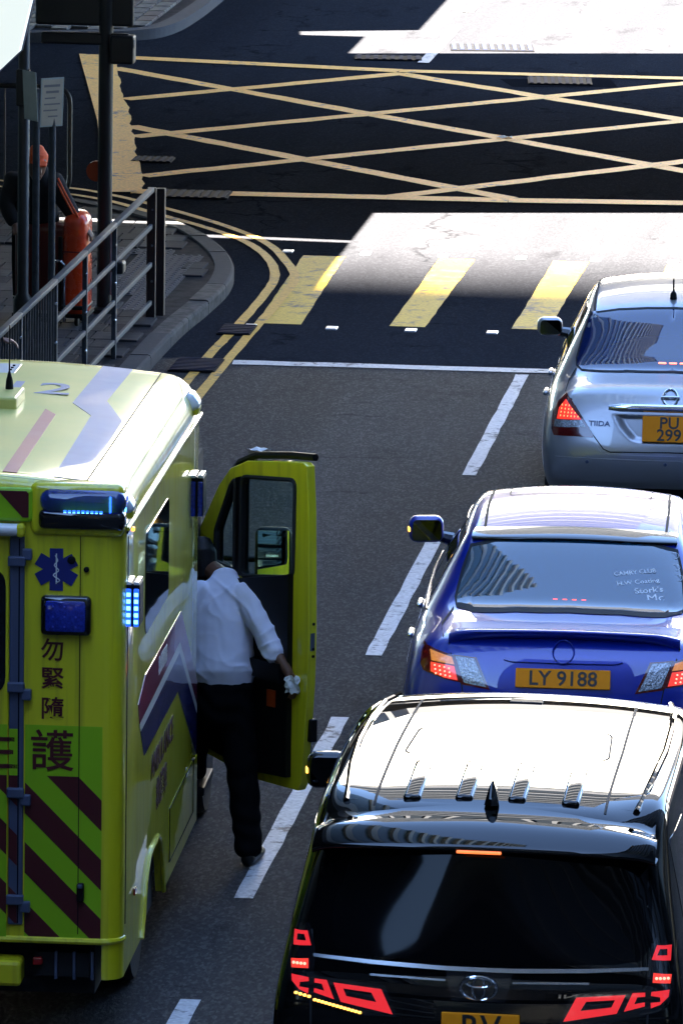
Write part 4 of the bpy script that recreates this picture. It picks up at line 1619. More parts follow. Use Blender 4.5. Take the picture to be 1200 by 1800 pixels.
# ------------------------------------------------------------------ silver saloon
T_SILV = M('silver_car_paint', (.36, .36, .38), .28, metal=.55, coat=1.0, coat_rough=.012)
tii = empty('saloon_car', (1.602, 44.66, 0), rad(2.2), 'silver saloon with chrome boot bar at the stop line, front of the queue', 'car', 'cars queuing in the right lane')
TS = [
    dict(y=(.20, .12, .06, .00, .10), zc=1.06, xe=.60, ze=1.035, ym=.04, b=(.70, .94), s=(.76, .78), l=(.79, .55), k=(.72, .27)),
    dict(y=(.32, .26, .20, .16, .22), zc=1.08, xe=.63, ze=1.05, ym=.03, b=(.77, .94), s=(.82, .77), l=(.84, .54), k=(.78, .25)),
    dict(y=(.55, .55, .52, .5, .5), zc=1.10, xe=.635, ze=1.07, b=(.80, .95), s=(.845, .77), l=(.848, .52), k=(.80, .23)),
    dict(y=(.74, .78, .8, .8, .8), zc=1.14, xe=.62, ze=1.10, b=(.805, .96), s=(.847, .77), l=(.848, .52), k=(.80, .23)),
    dict(y=(1.02, 1.05, 1.05, 1.05, 1.05), zc=1.385, xe=.57, ze=1.33, b=(.81, .965), s=(.847, .77), l=(.848, .5), k=(.80, .23)),
    dict(y=(1.25, 1.3, 1.3, 1.3, 1.3), zc=1.49, xe=.545, ze=1.43, b=(.815, .965), s=(.847, .77), l=(.848, .5), k=(.80, .23)),
    dict(y=1.85, zc=1.53, xe=.55, ze=1.465, b=(.82, .96), s=(.847, .77), l=(.848, .5), k=(.80, .23)),
    dict(y=(2.4, 2.45, 2.45, 2.45, 2.45), zc=1.50, xe=.53, ze=1.435, b=(.82, .955), s=(.847, .77), l=(.848, .5), k=(.80, .23)),
    dict(y=(2.7, 2.75, 2.75, 2.75, 2.75), zc=1.42, xe=.52, ze=1.36, b=(.815, .95), s=(.847, .77), l=(.848, .5), k=(.80, .23)),
    dict(y=(3.45, 3.4, 3.4, 3.4, 3.4), zc=1.04, xe=.62, ze=1.0, b=(.80, .92), s=(.84, .75), l=(.845, .5), k=(.80, .23)),
    dict(y=3.95, zc=.92, xe=.60, ze=.89, b=(.74, .85), s=(.80, .70), l=(.81, .46), k=(.76, .23)),
    dict(y=(4.28, 4.3, 4.34, 4.36, 4.3), zc=.78, xe=.46, ze=.76, b=(.60, .70), s=(.66, .58), l=(.68, .42), k=(.60, .25)),
]
adjust(TS, 1.07, 1.10, .045, 4, 8)
for q_ in (6, 7, 8):
    TS[q_]['zc'] += .03
    TS[q_]['ze'] += .03
me = cage(TS, ((-.04, -.06), (-.05, -.075), (-.06, -.09)), ((.05, .08), (.05, .09), (.05, .09)), creases=[('top', 0, .5), ('ring', 0, .2), ('line', (3, 0, 4), .25), ('top', 3, .5), ('line', (2, 4, 9), .45)])
tb, TB = car_body(tii, me, T_SILV, dents=[([(-.385, .90), (-.33, .80), (-.25, .72), (-.20, .71), (.20, .71), (.25, .72), (.33, .80), (.385, .90)], 'back', .035, .035, -.3, .4)])

# ================================================================== CAR DETAILS
def both(fn, poly_):
    fn(poly_)
    fn(mirror(poly_))


def sheet(name, rows_, mat, parent, lv=2, th=0.0):
    o = MB().grid(rows_).build(name, mat, parent)
    if lv:
        subsurf(o, lv)
        bake(o)
    o.data.shade_smooth()
    return o


def oval(cx, cz, rx_, rz_, y, n=28):
    return [(cx + rx_ * math.cos(2 * math.pi * i / n), y, cz + rz_ * math.sin(2 * math.pi * i / n)) for i in range(n + 1)]


def on_surface(B, x, z, axis='back', off=.003):
    loc, n = B.hit(x, z, axis)
    return loc + n * off, n


def surf_text(B, root, s_, size, x, z, mat, roll=0.0, bold=0.0, sx=1.0, name='sticker', axis='back', off=.004):
    loc, n = on_surface(B, x, z, axis, off)
    up_ = (Vector((0, 0, 1)) - n * n.z).normalized()
    rt = up_.cross(n).normalized()
    m4 = Matrix((rt, up_, n)).transposed().to_4x4()
    m4 = m4 @ Matrix.Rotation(roll, 4, 'Z')
    m4.translation = loc
    o = link(name, text_mesh(s_, size, bold, .0004, sx), mat, root)
    o.matrix_local = m4
    return o


# ---------------------------------------------------------------- minivan
VB.shell('rear_window', [(-.70, 1.78), (-.745, 1.62), (-.762, 1.34), (-.72, 1.265), (-.60, 1.245), (0, 1.23), (.60, 1.245), (.72, 1.265), (.762, 1.34), (.745, 1.62), (.70, 1.78), (0, 1.80)], 'back', M('privacy_glass', (.002, .002, .0025), .03, spec=.12), van, off=.002, skirt=.002)
# roof spoiler
rows_ = []
XS_ = [-.80, -.79, -.74, -.6, -.4, -.2, 0, .2, .4, .6, .74, .79, .80]
for t_, yy, dz in ((0, .40, .003), (1, .25, .012), (2, .12, None), (3, .0, None), (4, -.025, None), (5, -.02, None), (6, .05, None), (7, .22, None)):
    r_ = []
    for x in XS_:
        e = abs(x) / .80
        fw = .10 * e ** 4
        if dz is not None:
            z = VB.hit(max(-.70, min(.70, x * .93)), yy + fw, 'top')[0].z + dz
            if e > .95: z -= .03
        else:
            zz = {2: 1.848, 3: 1.792, 4: 1.768, 5: 1.748, 6: 1.735, 7: 1.73}[t_]
            z = zz - .035 * e ** 3 - (.02 if e > .97 else 0)
        r_.append((x * (.93 if t_ < 2 else .96), yy + fw, z))
    rows_.append(r_)
sheet('roof_spoiler', rows_, V_BLACK, van, 2)
MB().bevbox((-.01, -.026, 1.752), (.20, .014, .013), .004).build('brake_lamp', M('brake_strip', (1, .3, .1), .3, emis=(1.0, .16, .03), es=.06), van)
# roof ribs, seams, sunroof outline, aerial
for x in (-.355, -.12, .118, .36):
    y0, y1 = .40, .985
    p0, p1 = VB.hit(x, y0, 'top')[0], VB.hit(x, y1, 'top')[0]
    an = math.atan2(p1.z - p0.z, y1 - y0)
    o = MB().bevbox((0, 0, 0), (.080, y1 - y0, .034), .014, seg=4).build('roof_rib', V_BLACK, van, smooth=35)
    o.location = (x, (y0 + y1) / 2, (p0.z + p1.z) / 2 + .004)
    o.rotation_euler = (an, 0, 0)
VB.line('sunroof_gap', rounded([(-.475, 1.18), (.475, 1.18), (.45, 1.78), (-.45, 1.78)], .1, 6), .009, 'top', GAP, van, closed=True)
for s_ in (-1, 1):
    VB.line('roof_gap', [(s_ * .52, .36), (s_ * .525, 1.4), (s_ * .515, 2.5)], .012, 'top', GAP, van)
    m_ = MB()
    m_.tube([on_surface(VB, s_ * x, y, 'top', .004)[0] for x, y in ((.655, .45), (.695, 1.0), (.715, 1.5), (.712, 2.0), (.695, 2.45), (.66, 2.8))], .016, 8)
    m_.build('roof_rail', V_BLACK, van, smooth=True)
f_ = MB()
fin = []
for t_ in range(7):
    u = t_ / 6
    w_ = .030 * (1 - u) ** .8 + .004
    fin.append([(-w_, .33 + .03 * u, .105 * u), (0, .31 + .05 * u, .105 * u), (w_, .33 + .03 * u, .105 * u), (w_ * .7, .46 - .05 * u, .105 * u), (0, .50 - .10 * u, .105 * u), (-w_ * .7, .46 - .05 * u, .105 * u)])
f_.grid(fin, closed=True)
f_.add(fin[-1], [list(range(6))])
f_.build('aerial_fin', V_BLACK, van, smooth=50, loc=(.012, 0, VB.hit(0, .4, 'top')[0].z - .004))
MB().bevbox((-.01, 2.42, VB.hit(0, 2.42, 'top')[0].z), (.16, .08, .016), .007).build('roof_aerial_cover', BLK, van)
# chrome garnish and hatch gaps
VB.shell('garnish', [(-.75, 1.238), (-.48, 1.226), (-.15, 1.217), (.15, 1.217), (.48, 1.226), (.75, 1.238), (.75, 1.224), (.48, 1.208), (.15, 1.198), (-.15, 1.198), (-.48, 1.208), (-.75, 1.224)], 'back', CHROME_S, van, off=.006, skirt=.008)
for s_ in (-1, 1):
    q = [(s_ * .49, 1.168), (s_ * .15, 1.160), (s_ * .15, 1.152), (s_ * .49, 1.158)]
    VB.shell('garnish', q, 'back', CHROME_S, van, off=.005, skirt=.006)
    VB.line('hatch_gap', [(s_ * .763, 1.34), (s_ * .757, 1.2), (s_ * .752, .93), (s_ * .74, .70)], .009, 'back', GAP, van)
VB.shell('garnish', [(-.15, 1.196), (-.12, 1.07), (.12, 1.07), (.15, 1.196)], 'back', BLK_GL, van, off=.003, skirt=.004)
yv = VB.hit(0, 1.13, 'back')[0].y - .008
em = MB()
em.tube(oval(0, 1.13, .080, .054, yv), .008, 8, cap=False)
em.tube(oval(0, 1.13, .028, .050, yv), .006, 8, cap=False)
em.tube(oval(0, 1.155, .058, .022, yv), .006, 8, cap=False)
em.build('emblem', CHROME, van, smooth=True)
plate(van, .015, .905, VB.hit(0, .91, 'back')[0].y - .012, ['RV', ' '], .35, .24, 0, .155)
# lamps
both(lambda p: VB.shell('tail_lamp', p, 'back', BLK_GL, van, off=.003, skirt=.004), [(-.868, 1.35), (-.775, 1.365), (-.745, 1.255), (-.745, 1.145), (-.42, 1.118), (-.36, .985), (-.53, .98), (-.80, 1.045), (-.858, 1.12)])
both(lambda p: VB.shell('lamp_outline', p, 'back', RED_ON, van, off=.006, skirt=.003, res=.03), [(-.842, 1.325), (-.782, 1.331), (-.762, 1.270), (-.842, 1.263)])
both(lambda p: VB.shell('lamp_inner', p, 'back', BLK_GL, van, off=.009, skirt=.003, res=.03), [(-.824, 1.312), (-.795, 1.314), (-.785, 1.288), (-.826, 1.286)])
both(lambda p: VB.shell('lamp_led_unit', p, 'back', RED_GLOW, van, off=.006, skirt=.003, res=.03), [(-.850, 1.206), (-.772, 1.214), (-.770, 1.172), (-.847, 1.168)])
for s_ in (-1, 1):
    for k_ in range(4):
        loc, n = on_surface(VB, s_ * (.787 + .0165 * k_), 1.190, 'back', .008)
        MB().lathe([(.0075, 0), (.005, -.005)], 8, loc, axis='y').build('led', RED_LED, van)
both(lambda p: VB.shell('lamp_outline', p, 'back', RED_ON, van, off=.006, skirt=.003, res=.03), [(-.845, 1.142), (-.767, 1.133), (-.765, 1.116), (-.806, 1.110), (-.808, 1.090), (-.765, 1.086), (-.767, 1.062), (-.808, 1.078), (-.842, 1.112)])
both(lambda p: VB.shell('lamp_outline', p, 'back', RED_ON, van, off=.006, skirt=.003, res=.03), [(-.740, 1.130), (-.684, 1.127), (-.648, 1.045), (-.740, 1.070), (-.740, 1.088), (-.693, 1.079), (-.706, 1.109), (-.740, 1.112)])
both(lambda p: VB.shell('lamp_outline', p, 'back', RED_ON, van, off=.006, skirt=.003, res=.03), [(-.654, 1.118), (-.436, 1.102), (-.381, .995), (-.617, 1.036)])
both(lambda p: VB.shell('lamp_inner', p, 'back', BLK_GL, van, off=.010, skirt=.003, res=.03), [(-.607, 1.095), (-.480, 1.085), (-.456, 1.045), (-.592, 1.063)])
for a, b, n_ in (((-.822, 1.062), (-.762, 1.050), 4), ((-.735, 1.037), (-.530, .994), 13)):
    for k_ in range(n_):
        t_ = k_ / (n_ - 1)
        loc, n = on_surface(VB, a[0] + (b[0] - a[0]) * t_, a[1] + (b[1] - a[1]) * t_, 'back', .004)
        MB().bevbox(loc, (.0165, .01, .012), .003, seg=1).build('turn_led', AMB_LED, van)
# glass of sides and front
both(lambda p: None, [(0, 0)])
for ax in ('left', 'right'):
    for q in ([(.42, 1.30), (1.05, 1.27), (1.05, 1.72), (.50, 1.72)], [(1.12, 1.265), (2.0, 1.22), (2.0, 1.73), (1.12, 1.72)], [(2.07, 1.215), (3.3, 1.16), (2.72, 1.70), (2.07, 1.73)]):
        VB.shell('side_window', rounded(q, .04), ax, GLASS, van, off=.002, skirt=.001, res=.1)
    for y in (1.08, 2.03, 3.15):
        VB.line('door_gap', [(y, .35), (y, 1.2)], .008, ax, GAP, van)
    for y in (1.35, 2.25):
        s_ = -1 if ax == 'left' else 1
        MB().bevbox((s_ * .955, y, .98), (.035, .2, .03), .012).build('door_handle', V_BLACK, van)
VB.shell('windscreen', [(-.68, 1.24), (.68, 1.24), (.60, 1.74), (-.60, 1.74)], 'front', GLASS, van, off=.003, skirt=.001, res=.1)
arches(VB, van, (.95, 3.95), .37)
for s_ in (-1, 1):
    wheel(van, s_ * .845, .95, .335, .22)
    wheel(van, s_ * .845, 3.95, .335, .22)
    wing_mirror(van, s_, 1.09, 3.5, 1.29, V_BLACK, .20, .185, lit=True)
VB.shell('bumper_reflector', [(-.80, .62), (-.62, .60), (-.62, .57), (-.80, .59)], 'back', RED_LENS, van, off=.006)
VB.shell('bumper_reflector', [(.80, .62), (.62, .60), (.62, .57), (.80, .59)], 'back', RED_LENS, van, off=.006)

# ---------------------------------------------------------------- blue saloon
GLASS_C = M('teal_sky_tint_glass', (.004, .034, .070), .02, spec=.8, coat=1.0, coat_rough=.005)  # slight teal tint, deepened to paint in the reflected blue sky
cw = [(-.600, 1.350), (-.45, 1.385), (-.25, 1.405), (0, 1.412), (.25, 1.405), (.45, 1.385), (.600, 1.350), (.635, 1.25), (.662, 1.125), (.650, 1.100), (.55, 1.100), (.3, 1.111), (0, 1.115), (-.3, 1.111), (-.55, 1.100), (-.650, 1.100), (-.662, 1.125), (-.635, 1.25)]
CB.shell('rear_window', cw, 'back', GLASS_C, cam_car, off=.003, skirt=.003)
CB.line('window_seal', cw, .014, 'back', GAP, cam_car, off=.004, closed=True)
rows_ = []
XS_ = [-.60, -.585, -.5, -.35, -.18, 0, .18, .35, .5, .585, .60]
for yy, dz in ((1.56, .002), (1.47, .014), (1.39, .024), (1.365, .022), (1.37, .008), (1.46, -.01)):
    rows_.append([(x, yy + .07 * (x / .6) ** 4 - .02, CB.hit(x, yy + .07 * (x / .6) ** 4 - .02, 'top')[0].z + dz) for x in XS_])
sheet('window_visor', rows_, BLK_GL, cam_car, 2)
rows_ = []
XS_ = [-.655, -.645, -.56, -.4, -.2, 0, .2, .4, .56, .645, .655]
for yy, z_ in ((.46, None), (.33, 'a'), (.20, 'b'), (.105, 1.128), (.088, 1.116), (.095, 1.098), (.16, 1.06)):
    r_ = []
    for x in XS_:
        e = abs(x) / .655
        y = yy + .05 * e ** 3
        if z_ is None: z = CB.hit(x, y, 'top')[0].z + .001
        elif z_ == 'a': z = CB.hit(x, y, 'top')[0].z + .012
        elif z_ == 'b': z = CB.hit(x, y, 'top')[0].z + .028
        else: z = z_ - .022 * e ** 2 - (.025 if e > .97 else 0) - (.03 * e ** 4 if z_ < 1.10 else 0)
        r_.append((x, y, z))
    rows_.append(r_)
sheet('boot_spoiler', rows_, C_BLUE, cam_car, 2)
LAMP_C = [(-.802, 1.000), (-.750, .993), (-.618, .961), (-.566, .820), (-.660, .834), (-.792, .874), (-.810, .908)]
both(lambda p: CB.shell('tail_lamp', p, 'back', RED_DARK, cam_car, off=.004, skirt=.006, res=.04), LAMP_C)
both(lambda p: CB.shell('lamp_amber', p, 'back', M('amber_glow', (.7, .3, .08), .2, coat=1, emis=(1, .30, .03), es=.016, noise=(60, .8, (.5, .12, .03))), cam_car, off=.007, skirt=.002, res=.04), [(-.757, .982), (-.630, .952), (-.614, .914), (-.746, .929)])
both(lambda p: CB.shell('lamp_red', p, 'back', RED_GLOW, cam_car, off=.007, skirt=.002, res=.04), [(-.750, .921), (-.614, .906), (-.592, .832), (-.667, .842), (-.748, .872)])
for s_ in (-1, 1):
    for i in range(3):
        for j in range(4):
            loc, n = on_surface(CB, s_ * (.725 - .027 * j - .004 * i), .905 - .021 * i - .004 * j, 'back', .008)
            MB().lathe([(.006, 0), (.003, -.004)], 7, loc, axis='y').build('led', RED_LED, cam_car)
both(lambda p: CB.shell('lamp_frame', p, 'back', RED_DARK, cam_car, off=.004, skirt=.005, res=.04), [(-.623, .967), (-.489, .958), (-.408, .790), (-.567, .811)])
both(lambda p: CB.shell('lamp_reverse', p, 'back', CLEAR_LENS, cam_car, off=.007, skirt=.002, res=.03), [(-.610, .957), (-.502, .949), (-.430, .804), (-.556, .823)])
for s_ in (-1, 1):
    CB.line('boot_gap', [(s_ * .665, 1.092), (s_ * .715, 1.055), (s_ * .69, 1.04), (s_ * .652, 1.02), (s_ * .636, .965), (s_ * .57, .81), (s_ * .55, .70), (s_ * .50, .66)], .007, 'back', GAP, cam_car)
CB.line('boot_gap', [(-.5, .66), (0, .645), (.5, .66)], .008, 'back', GAP, cam_car)
CB.shell('boot_trim', [(-.33, .985), (.33, .985), (.335, .952), (.29, .943), (-.29, .943), (-.335, .952)], 'back', C_BLUE, cam_car, off=.012, skirt=.014)
yc = CB.hit(0, .995, 'back')[0].y
m_ = MB().tube([on_surface(CB, q[0], q[2], 'back', .013)[0] for q in oval(0, .995, .060, .054, 0)], .0045, 8, cap=False)
m_.build('emblem', C_BLUE, cam_car, smooth=True)
plate(cam_car, .003, .868, CB.hit(0, .868, 'back')[0].y - .012, ['LY 9188'], .535, .112, rad(-3), .118, CB)
for k_ in range(4):
    loc, n = on_surface(CB, -.085 + .055 * k_, 1.132, 'back', .006)
    MB().bevbox(loc, (.028, .010, .014), .003, seg=1).build('brake_lamp', M('brake_dots', (1, .1, .05), .3, emis=(1, .06, .03), es=.12), cam_car)
DECAL = M('white_sticker', (.85, .85, .85), .8, spec=.05)
surf_text(CB, cam_car, 'CAMRY CLUB', .048, .365, 1.265, DECAL, rad(8), .0006, .85)
surf_text(CB, cam_car, 'H.W Coating', .046, .385, 1.222, DECAL, rad(8), .0006, 1.0)
surf_text(CB, cam_car, "Stork's", .06, .45, 1.185, DECAL, rad(7), .001, 1.0)
surf_text(CB, cam_car, 'Mc', .085, .49, 1.15, DECAL, rad(5), 0, 1.0)
for x, z in ((.585, 1.33), (.595, 1.28), (.615, 1.235)):
    loc, n = on_surface(CB, x, z, 'back', .005)
    m_ = MB().tube([loc + Vector((.026 * math.cos(2 * math.pi * i / 18), 0, .014 * math.sin(2 * math.pi * i / 18))) - Vector((0, -1, 0)) * (.026 * math.sin(2 * math.pi * i / 18)) * .85 for i in range(19)], .0018, 4, cap=False)
    m_.build('sticker', DECAL, cam_car)
for s_ in (-1, 1):
    CB.line('roof_gap', [(s_ * .53, 1.50), (s_ * .535, 2.0), (s_ * .525, 2.6), (s_ * .52, 2.85)], .016, 'top', GAP, cam_car)
CB.line('sunroof_gap', rounded([(-.42, 2.25), (.42, 2.25), (.42, 2.75), (-.42, 2.75)], .05), .008, 'top', GAP, cam_car, closed=True)
for ax in ('left', 'right'):
    s_ = -1 if ax == 'left' else 1
    for q in ([(1.30, 1.06), (1.95, 1.03), (1.95, 1.38), (1.60, 1.38)], [(2.02, 1.03), (3.15, .99), (2.75, 1.36), (2.02, 1.39)]):
        CB.shell('side_window', rounded(q, .03), ax, GLASS, cam_car, off=.003, skirt=.001, res=.1)
    m_ = MB()
    m_.tube([on_surface(CB, y, z, ax, .004)[0] for y, z in ((1.05, 1.03), (1.5, 1.01), (2.0, .995), (2.6, .975), (3.2, .955))], .007, 6)
    m_.build('window_trim', CHROME_S, cam_car, smooth=True)
    for y in (1.0, 1.98, 3.2):
        CB.line('door_gap', [(y + (.12 if y < 1.5 else 0), .30), (y, .70), (y + .02, .97)], .007, ax, GAP, cam_car)
    for y in (1.17, 2.05):
        p_ = on_surface(CB, y, .86, ax, .018)[0]
        MB().bevbox(p_, (.03, .19, .028), .011, seg=3).build('door_handle', CHROME_S, cam_car, smooth=30)
CB.shell('windscreen', [(-.62, 1.04), (.62, 1.04), (.52, 1.36), (-.52, 1.36)], 'front', GLASS, cam_car, off=.003, skirt=.001, res=.1)
arches(CB, cam_car, (1.05, 3.83), .345)
for s_ in (-1, 1):
    for y in (1.05, 3.83): wheel(cam_car, s_ * .835, y, .32, .21)
    wing_mirror(cam_car, s_, .975, 3.25, 1.085, C_BLUE, .215, .165, lit=True)
CB.shell('bumper_reflector', [(-.78, .50), (-.66, .48), (-.66, .455), (-.78, .475)], 'back', RED_LENS, cam_car, off=.005)
CB.shell('bumper_reflector', [(.78, .50), (.66, .48), (.66, .455), (.78, .475)], 'back', RED_LENS, cam_car, off=.005)
CB.line('bumper_gap', [(-.80, .70), (-.55, .655), (-.5, .64), (.5, .64), (.55, .655), (.80, .70)], .007, 'back', GAP, cam_car)

# ---------------------------------------------------------------- silver saloon
GLASS_T = M('navy_sky_glass', (.004, .016, .085), .02, spec=.7, coat=1.0, coat_rough=.005)  # navy put into the base colour for the dark blue sky it mirrors
tw = [(-.600, 1.430), (-.4, 1.462), (-.2, 1.477), (0, 1.482), (.2, 1.477), (.4, 1.462), (.600, 1.430), (.645, 1.297), (.682, 1.15), (.677, 1.116), (.637, 1.097), (.3, 1.110), (0, 1.114), (-.3, 1.110), (-.637, 1.097), (-.677, 1.116), (-.682, 1.15), (-.645, 1.297)]
TB.shell('rear_window', tw, 'back', GLASS_T, tii, off=.003, skirt=.003)
TB.line('window_seal', tw, .010, 'back', GAP, tii, off=.004, closed=True)
LT = [(-.724, 1.002), (-.688, .976), (-.606, .869), (-.522, .755), (-.528, .737), (-.657, .740), (-.800, .737), (-.820, .778), (-.812, .890), (-.775, .955)]
both(lambda p: TB.shell('tail_lamp', p, 'back', RED_DARK, tii, off=.004, skirt=.008, res=.04), LT)
both(lambda p: TB.shell('lamp_red', p, 'back', M('red_lamp_ribbed', (.6, .03, .02), .2, coat=1.0, emis=(1.0, .05, .03), es=.035, noise=(70, .9, (.35, .01, .01))), tii, off=.007, skirt=.002, res=.03), [(-.724, .970), (-.612, .852), (-.780, .845), (-.768, .915)])
for s_ in (-1, 1):
    for i in range(4):
        for j in range(6 - (i > 2)):
            x = -.755 + .024 * j + .003 * i
            z = .868 + .022 * i
            if inside((x, z), [(-.724, .970), (-.612, .852), (-.780, .845), (-.768, .915)]):
                loc, n = on_surface(TB, -s_ * x, z, 'back', .008)
                MB().bevbox(loc, (.007, .004, .014), .002, seg=1).build('lamp_filament', M('hot_red', (1, .4, .2), .3, emis=(1, .25, .08), es=.09), tii)
both(lambda p: TB.shell('lamp_reverse', p, 'back', CLEAR_LENS, tii, off=.007, skirt=.002, res=.03), [(-.795, .840), (-.614, .848), (-.578, .805), (-.800, .792)])
bar = MB()
pth = [on_surface(TB, -.425 + .085 * i, .932 + .004 * math.sin(math.pi * i / 10), 'back', .006)[0] for i in range(11)]
rows_ = []
for i, p in enumerate(pth):
    k_ = .55 if i in (0, 10) else 1
    rows_.append([p + Vector((0, -.020 * math.sin(a) * k_ + .004, .031 * math.cos(a) * k_)) for a in [math.pi * q / 8 for q in range(9)]])
bar.grid(rows_)
bar.build('chrome_bar', CHROME, tii, smooth='all')
ty = TB.hit(0, .81, 'back')[0].y
plate(tii, .0, .810, ty - .012, ['PU', '299'], .372, .185, rad(-4), .118, TB)
yt = TB.hit(0, 1.005, 'back')[0].y
m_ = MB()
m_.tube([on_surface(TB, q[0], q[2], 'back', .006)[0] for q in oval(0, 1.005, .050, .048, 0)], .008, 8, cap=False)
m_.tube([on_surface(TB, x, 1.005, 'back', .010)[0] for x in (-.065, 0, .065)], .010, 8)
m_.build('emblem', CHROME, tii, smooth=30)
surf_text(TB, tii, 'TIIDA', .052, -.485, .830, SLATE, 0, .0012, 1.15, 'badge')
for s_ in (-1, 1):
    TB.line('boot_gap', [(s_ * .679, 1.100), (s_ * .722, 1.040), (s_ * .735, 1.005), (s_ * .688, .978), (s_ * .522, .750), (s_ * .452, .664), (s_ * .405, .645), (0, .655)], .008, 'back', GAP, tii)
    TB.line('roof_gap', [(s_ * .572, 1.20), (s_ * .575, 1.6), (s_ * .57, 2.1), (s_ * .55, 2.6)], .018, 'top', GAP, tii)
TB.shell('bumper', [(-.80, .728), (-.53, .728), (-.47, .648), (-.41, .630), (.41, .630), (.47, .648), (.53, .728), (.80, .728), (.83, .60), (.80, .44), (-.80, .44), (-.83, .60)], 'back', T_SILV, tii, off=.010, skirt=.012)
TB.shell('bumper', [(-.78, .60), (.78, .60), (.80, .44), (-.80, .44)], 'back', M('silver_car_paint'), tii, off=.020, skirt=.014)
TB.shell('lower_valance', [(-.76, .385), (.76, .385), (.72, .29), (-.72, .29)], 'back', BLK, tii, off=.006)
for x in (-.56, -.02, .56):
    loc, n = on_surface(TB, x, .575, 'back', .021)
    MB().lathe([(.013, 0), (.011, -.004)], 12, loc, axis='y').build('parking_sensor', SLATE, tii)
for k_ in range(3):
    loc, n = on_surface(TB, -.075 + .075 * k_, 1.150, 'back', .006)
    MB().bevbox(loc, (.055, .008, .012), .005).build('brake_lamp', RED_LED, tii)
a_ = VB
za = TB.hit(-.03, 1.32, 'top')[0].z
m_ = MB().lathe([(.026, 0), (.022, .04), (.012, .055)], 12, (-.02, 1.32, za - .003))
m_.tube([(-.02, 1.32, za + .05), (-.02, 1.27, za + .15)], [.008, .006], 8)
m_.build('aerial', BLK, tii, smooth=True)
for ax in ('left', 'right'):
    s_ = -1 if ax == 'left' else 1
    for q in ([(1.10, 1.08), (1.72, 1.05), (1.72, 1.43), (1.36, 1.43)], [(1.79, 1.05), (2.95, 1.0), (2.5, 1.40), (1.79, 1.44)]):
        TB.shell('side_window', rounded(q, .03), ax, GLASS, tii, off=.003, skirt=.001, res=.1)
    for y in (.95, 1.75, 2.9):
        TB.line('door_gap', [(y + (.12 if y < 1.5 else 0), .30), (y, .70), (y + .02, .99)], .007, ax, GAP, tii)
    for y in (1.02, 1.88):
        p_ = on_surface(TB, y, .88, ax, .02)[0]
        MB().bevbox(p_, (.034, .18, .03), .012, seg=3).build('door_handle', T_SILV, tii, smooth=30)
TB.shell('windscreen', [(-.58, 1.08), (.58, 1.08), (.50, 1.42), (-.50, 1.42)], 'front', GLASS, tii, off=.003, skirt=.001, res=.1)
arches(TB, tii, (.92, 3.52), .33)
for s_ in (-1, 1):
    for y in (.92, 3.52): wheel(tii, s_ * .785, y, .305, .19)
    wing_mirror(tii, s_, .95, 2.72, 1.085, T_SILV, .185, .135)

# ================================================================== PEOPLE
from mathutils import noise as mnoise


def etube(mb_, path, radii, side=(1, 0, 0), seg=14):
    """tube with elliptical sections: radii (along side axis, across)"""
    path = [Vector(p) for p in path]
    rows_ = []
    n = len(path)
    for i, p in enumerate(path):
        d = (path[min(i + 1, n - 1)] - path[max(i - 1, 0)]).normalized()
        s_ = Vector(side)
        a = (s_ - d * s_.dot(d)).normalized()
        b = d.cross(a).normalized()
        r_ = radii[i] if isinstance(radii[i], (tuple, list)) else (radii[i], radii[i])
        rows_.append([p + a * math.cos(2 * math.pi * k / seg) * r_[0] + b * math.sin(2 * math.pi * k / seg) * r_[1] for k in range(seg)])
    # rounded ends
    def dome(row, c, d, r):
        return [[c + (q - c) * math.cos(t_) + d * r * math.sin(t_) for q in row] for t_ in (.5, 1.0, 1.35)]
    r0 = min(radii[0]) if isinstance(radii[0], (tuple, list)) else radii[0]
    r1 = min(radii[-1]) if isinstance(radii[-1], (tuple, list)) else radii[-1]
    d0 = (path[0] - path[1]).normalized()
    d1 = (path[-1] - path[-2]).normalized()
    rows_ = dome(rows_[0], path[0], d0, r0 * .6)[::-1] + rows_ + dome(rows_[-1], path[-1], d1, r1 * .6)
    mb_.grid(rows_, closed=True)
    m = len(rows_)
    mb_.add(rows_[0], [list(range(seg))])
    mb_.add(rows_[-1], [list(range(seg))[::-1]])


def blob(name, mb_, mat, parent, voxel=.01, smooth=6, disp=None):
    o = mb_.build(name, mat, parent)
    r_ = o.modifiers.new('r', 'REMESH')
    r_.mode = 'VOXEL'
    r_.voxel_size = voxel
    s_ = o.modifiers.new('s', 'SMOOTH')
    s_.factor = .5
    s_.iterations = smooth
    bake(o)
    if disp:
        me = o.data
        no = [v.normal.copy() for v in me.vertices]
        for v, n_ in zip(me.vertices, no):
            v.co += n_ * disp(v.co)
        me.update()
        me.shade_smooth()
    return o


SKIN = M('brown_skin', (.16, .075, .045), .5, noise=(30, .4, (.13, .06, .035)))
SKIN_L = M('light_skin', (.42, .24, .17), .5, noise=(30, .4, (.36, .19, .13)))
SHIRT = M('pale_blue_shirt', (.80, .79, .92), .85, noise=(40, .2, (.76, .75, .89)), bump=(220, .15, .001))
TROUS = M('black_trousers', (.0055, .0055, .0065), .9, spec=.05)
SHOE = M('black_shoe', (.008, .008, .008), .4)
HAIR = M('black_hair', (.006, .005, .005), .6, bump=(120, .6, .004))
PAPER = M('white_paper', (.75, .75, .72), .8)
BLACKC = M('black_cloth', (.010, .010, .011), .9)
ORANGE = M('orange_cloth', (.75, .10, .02), .7)


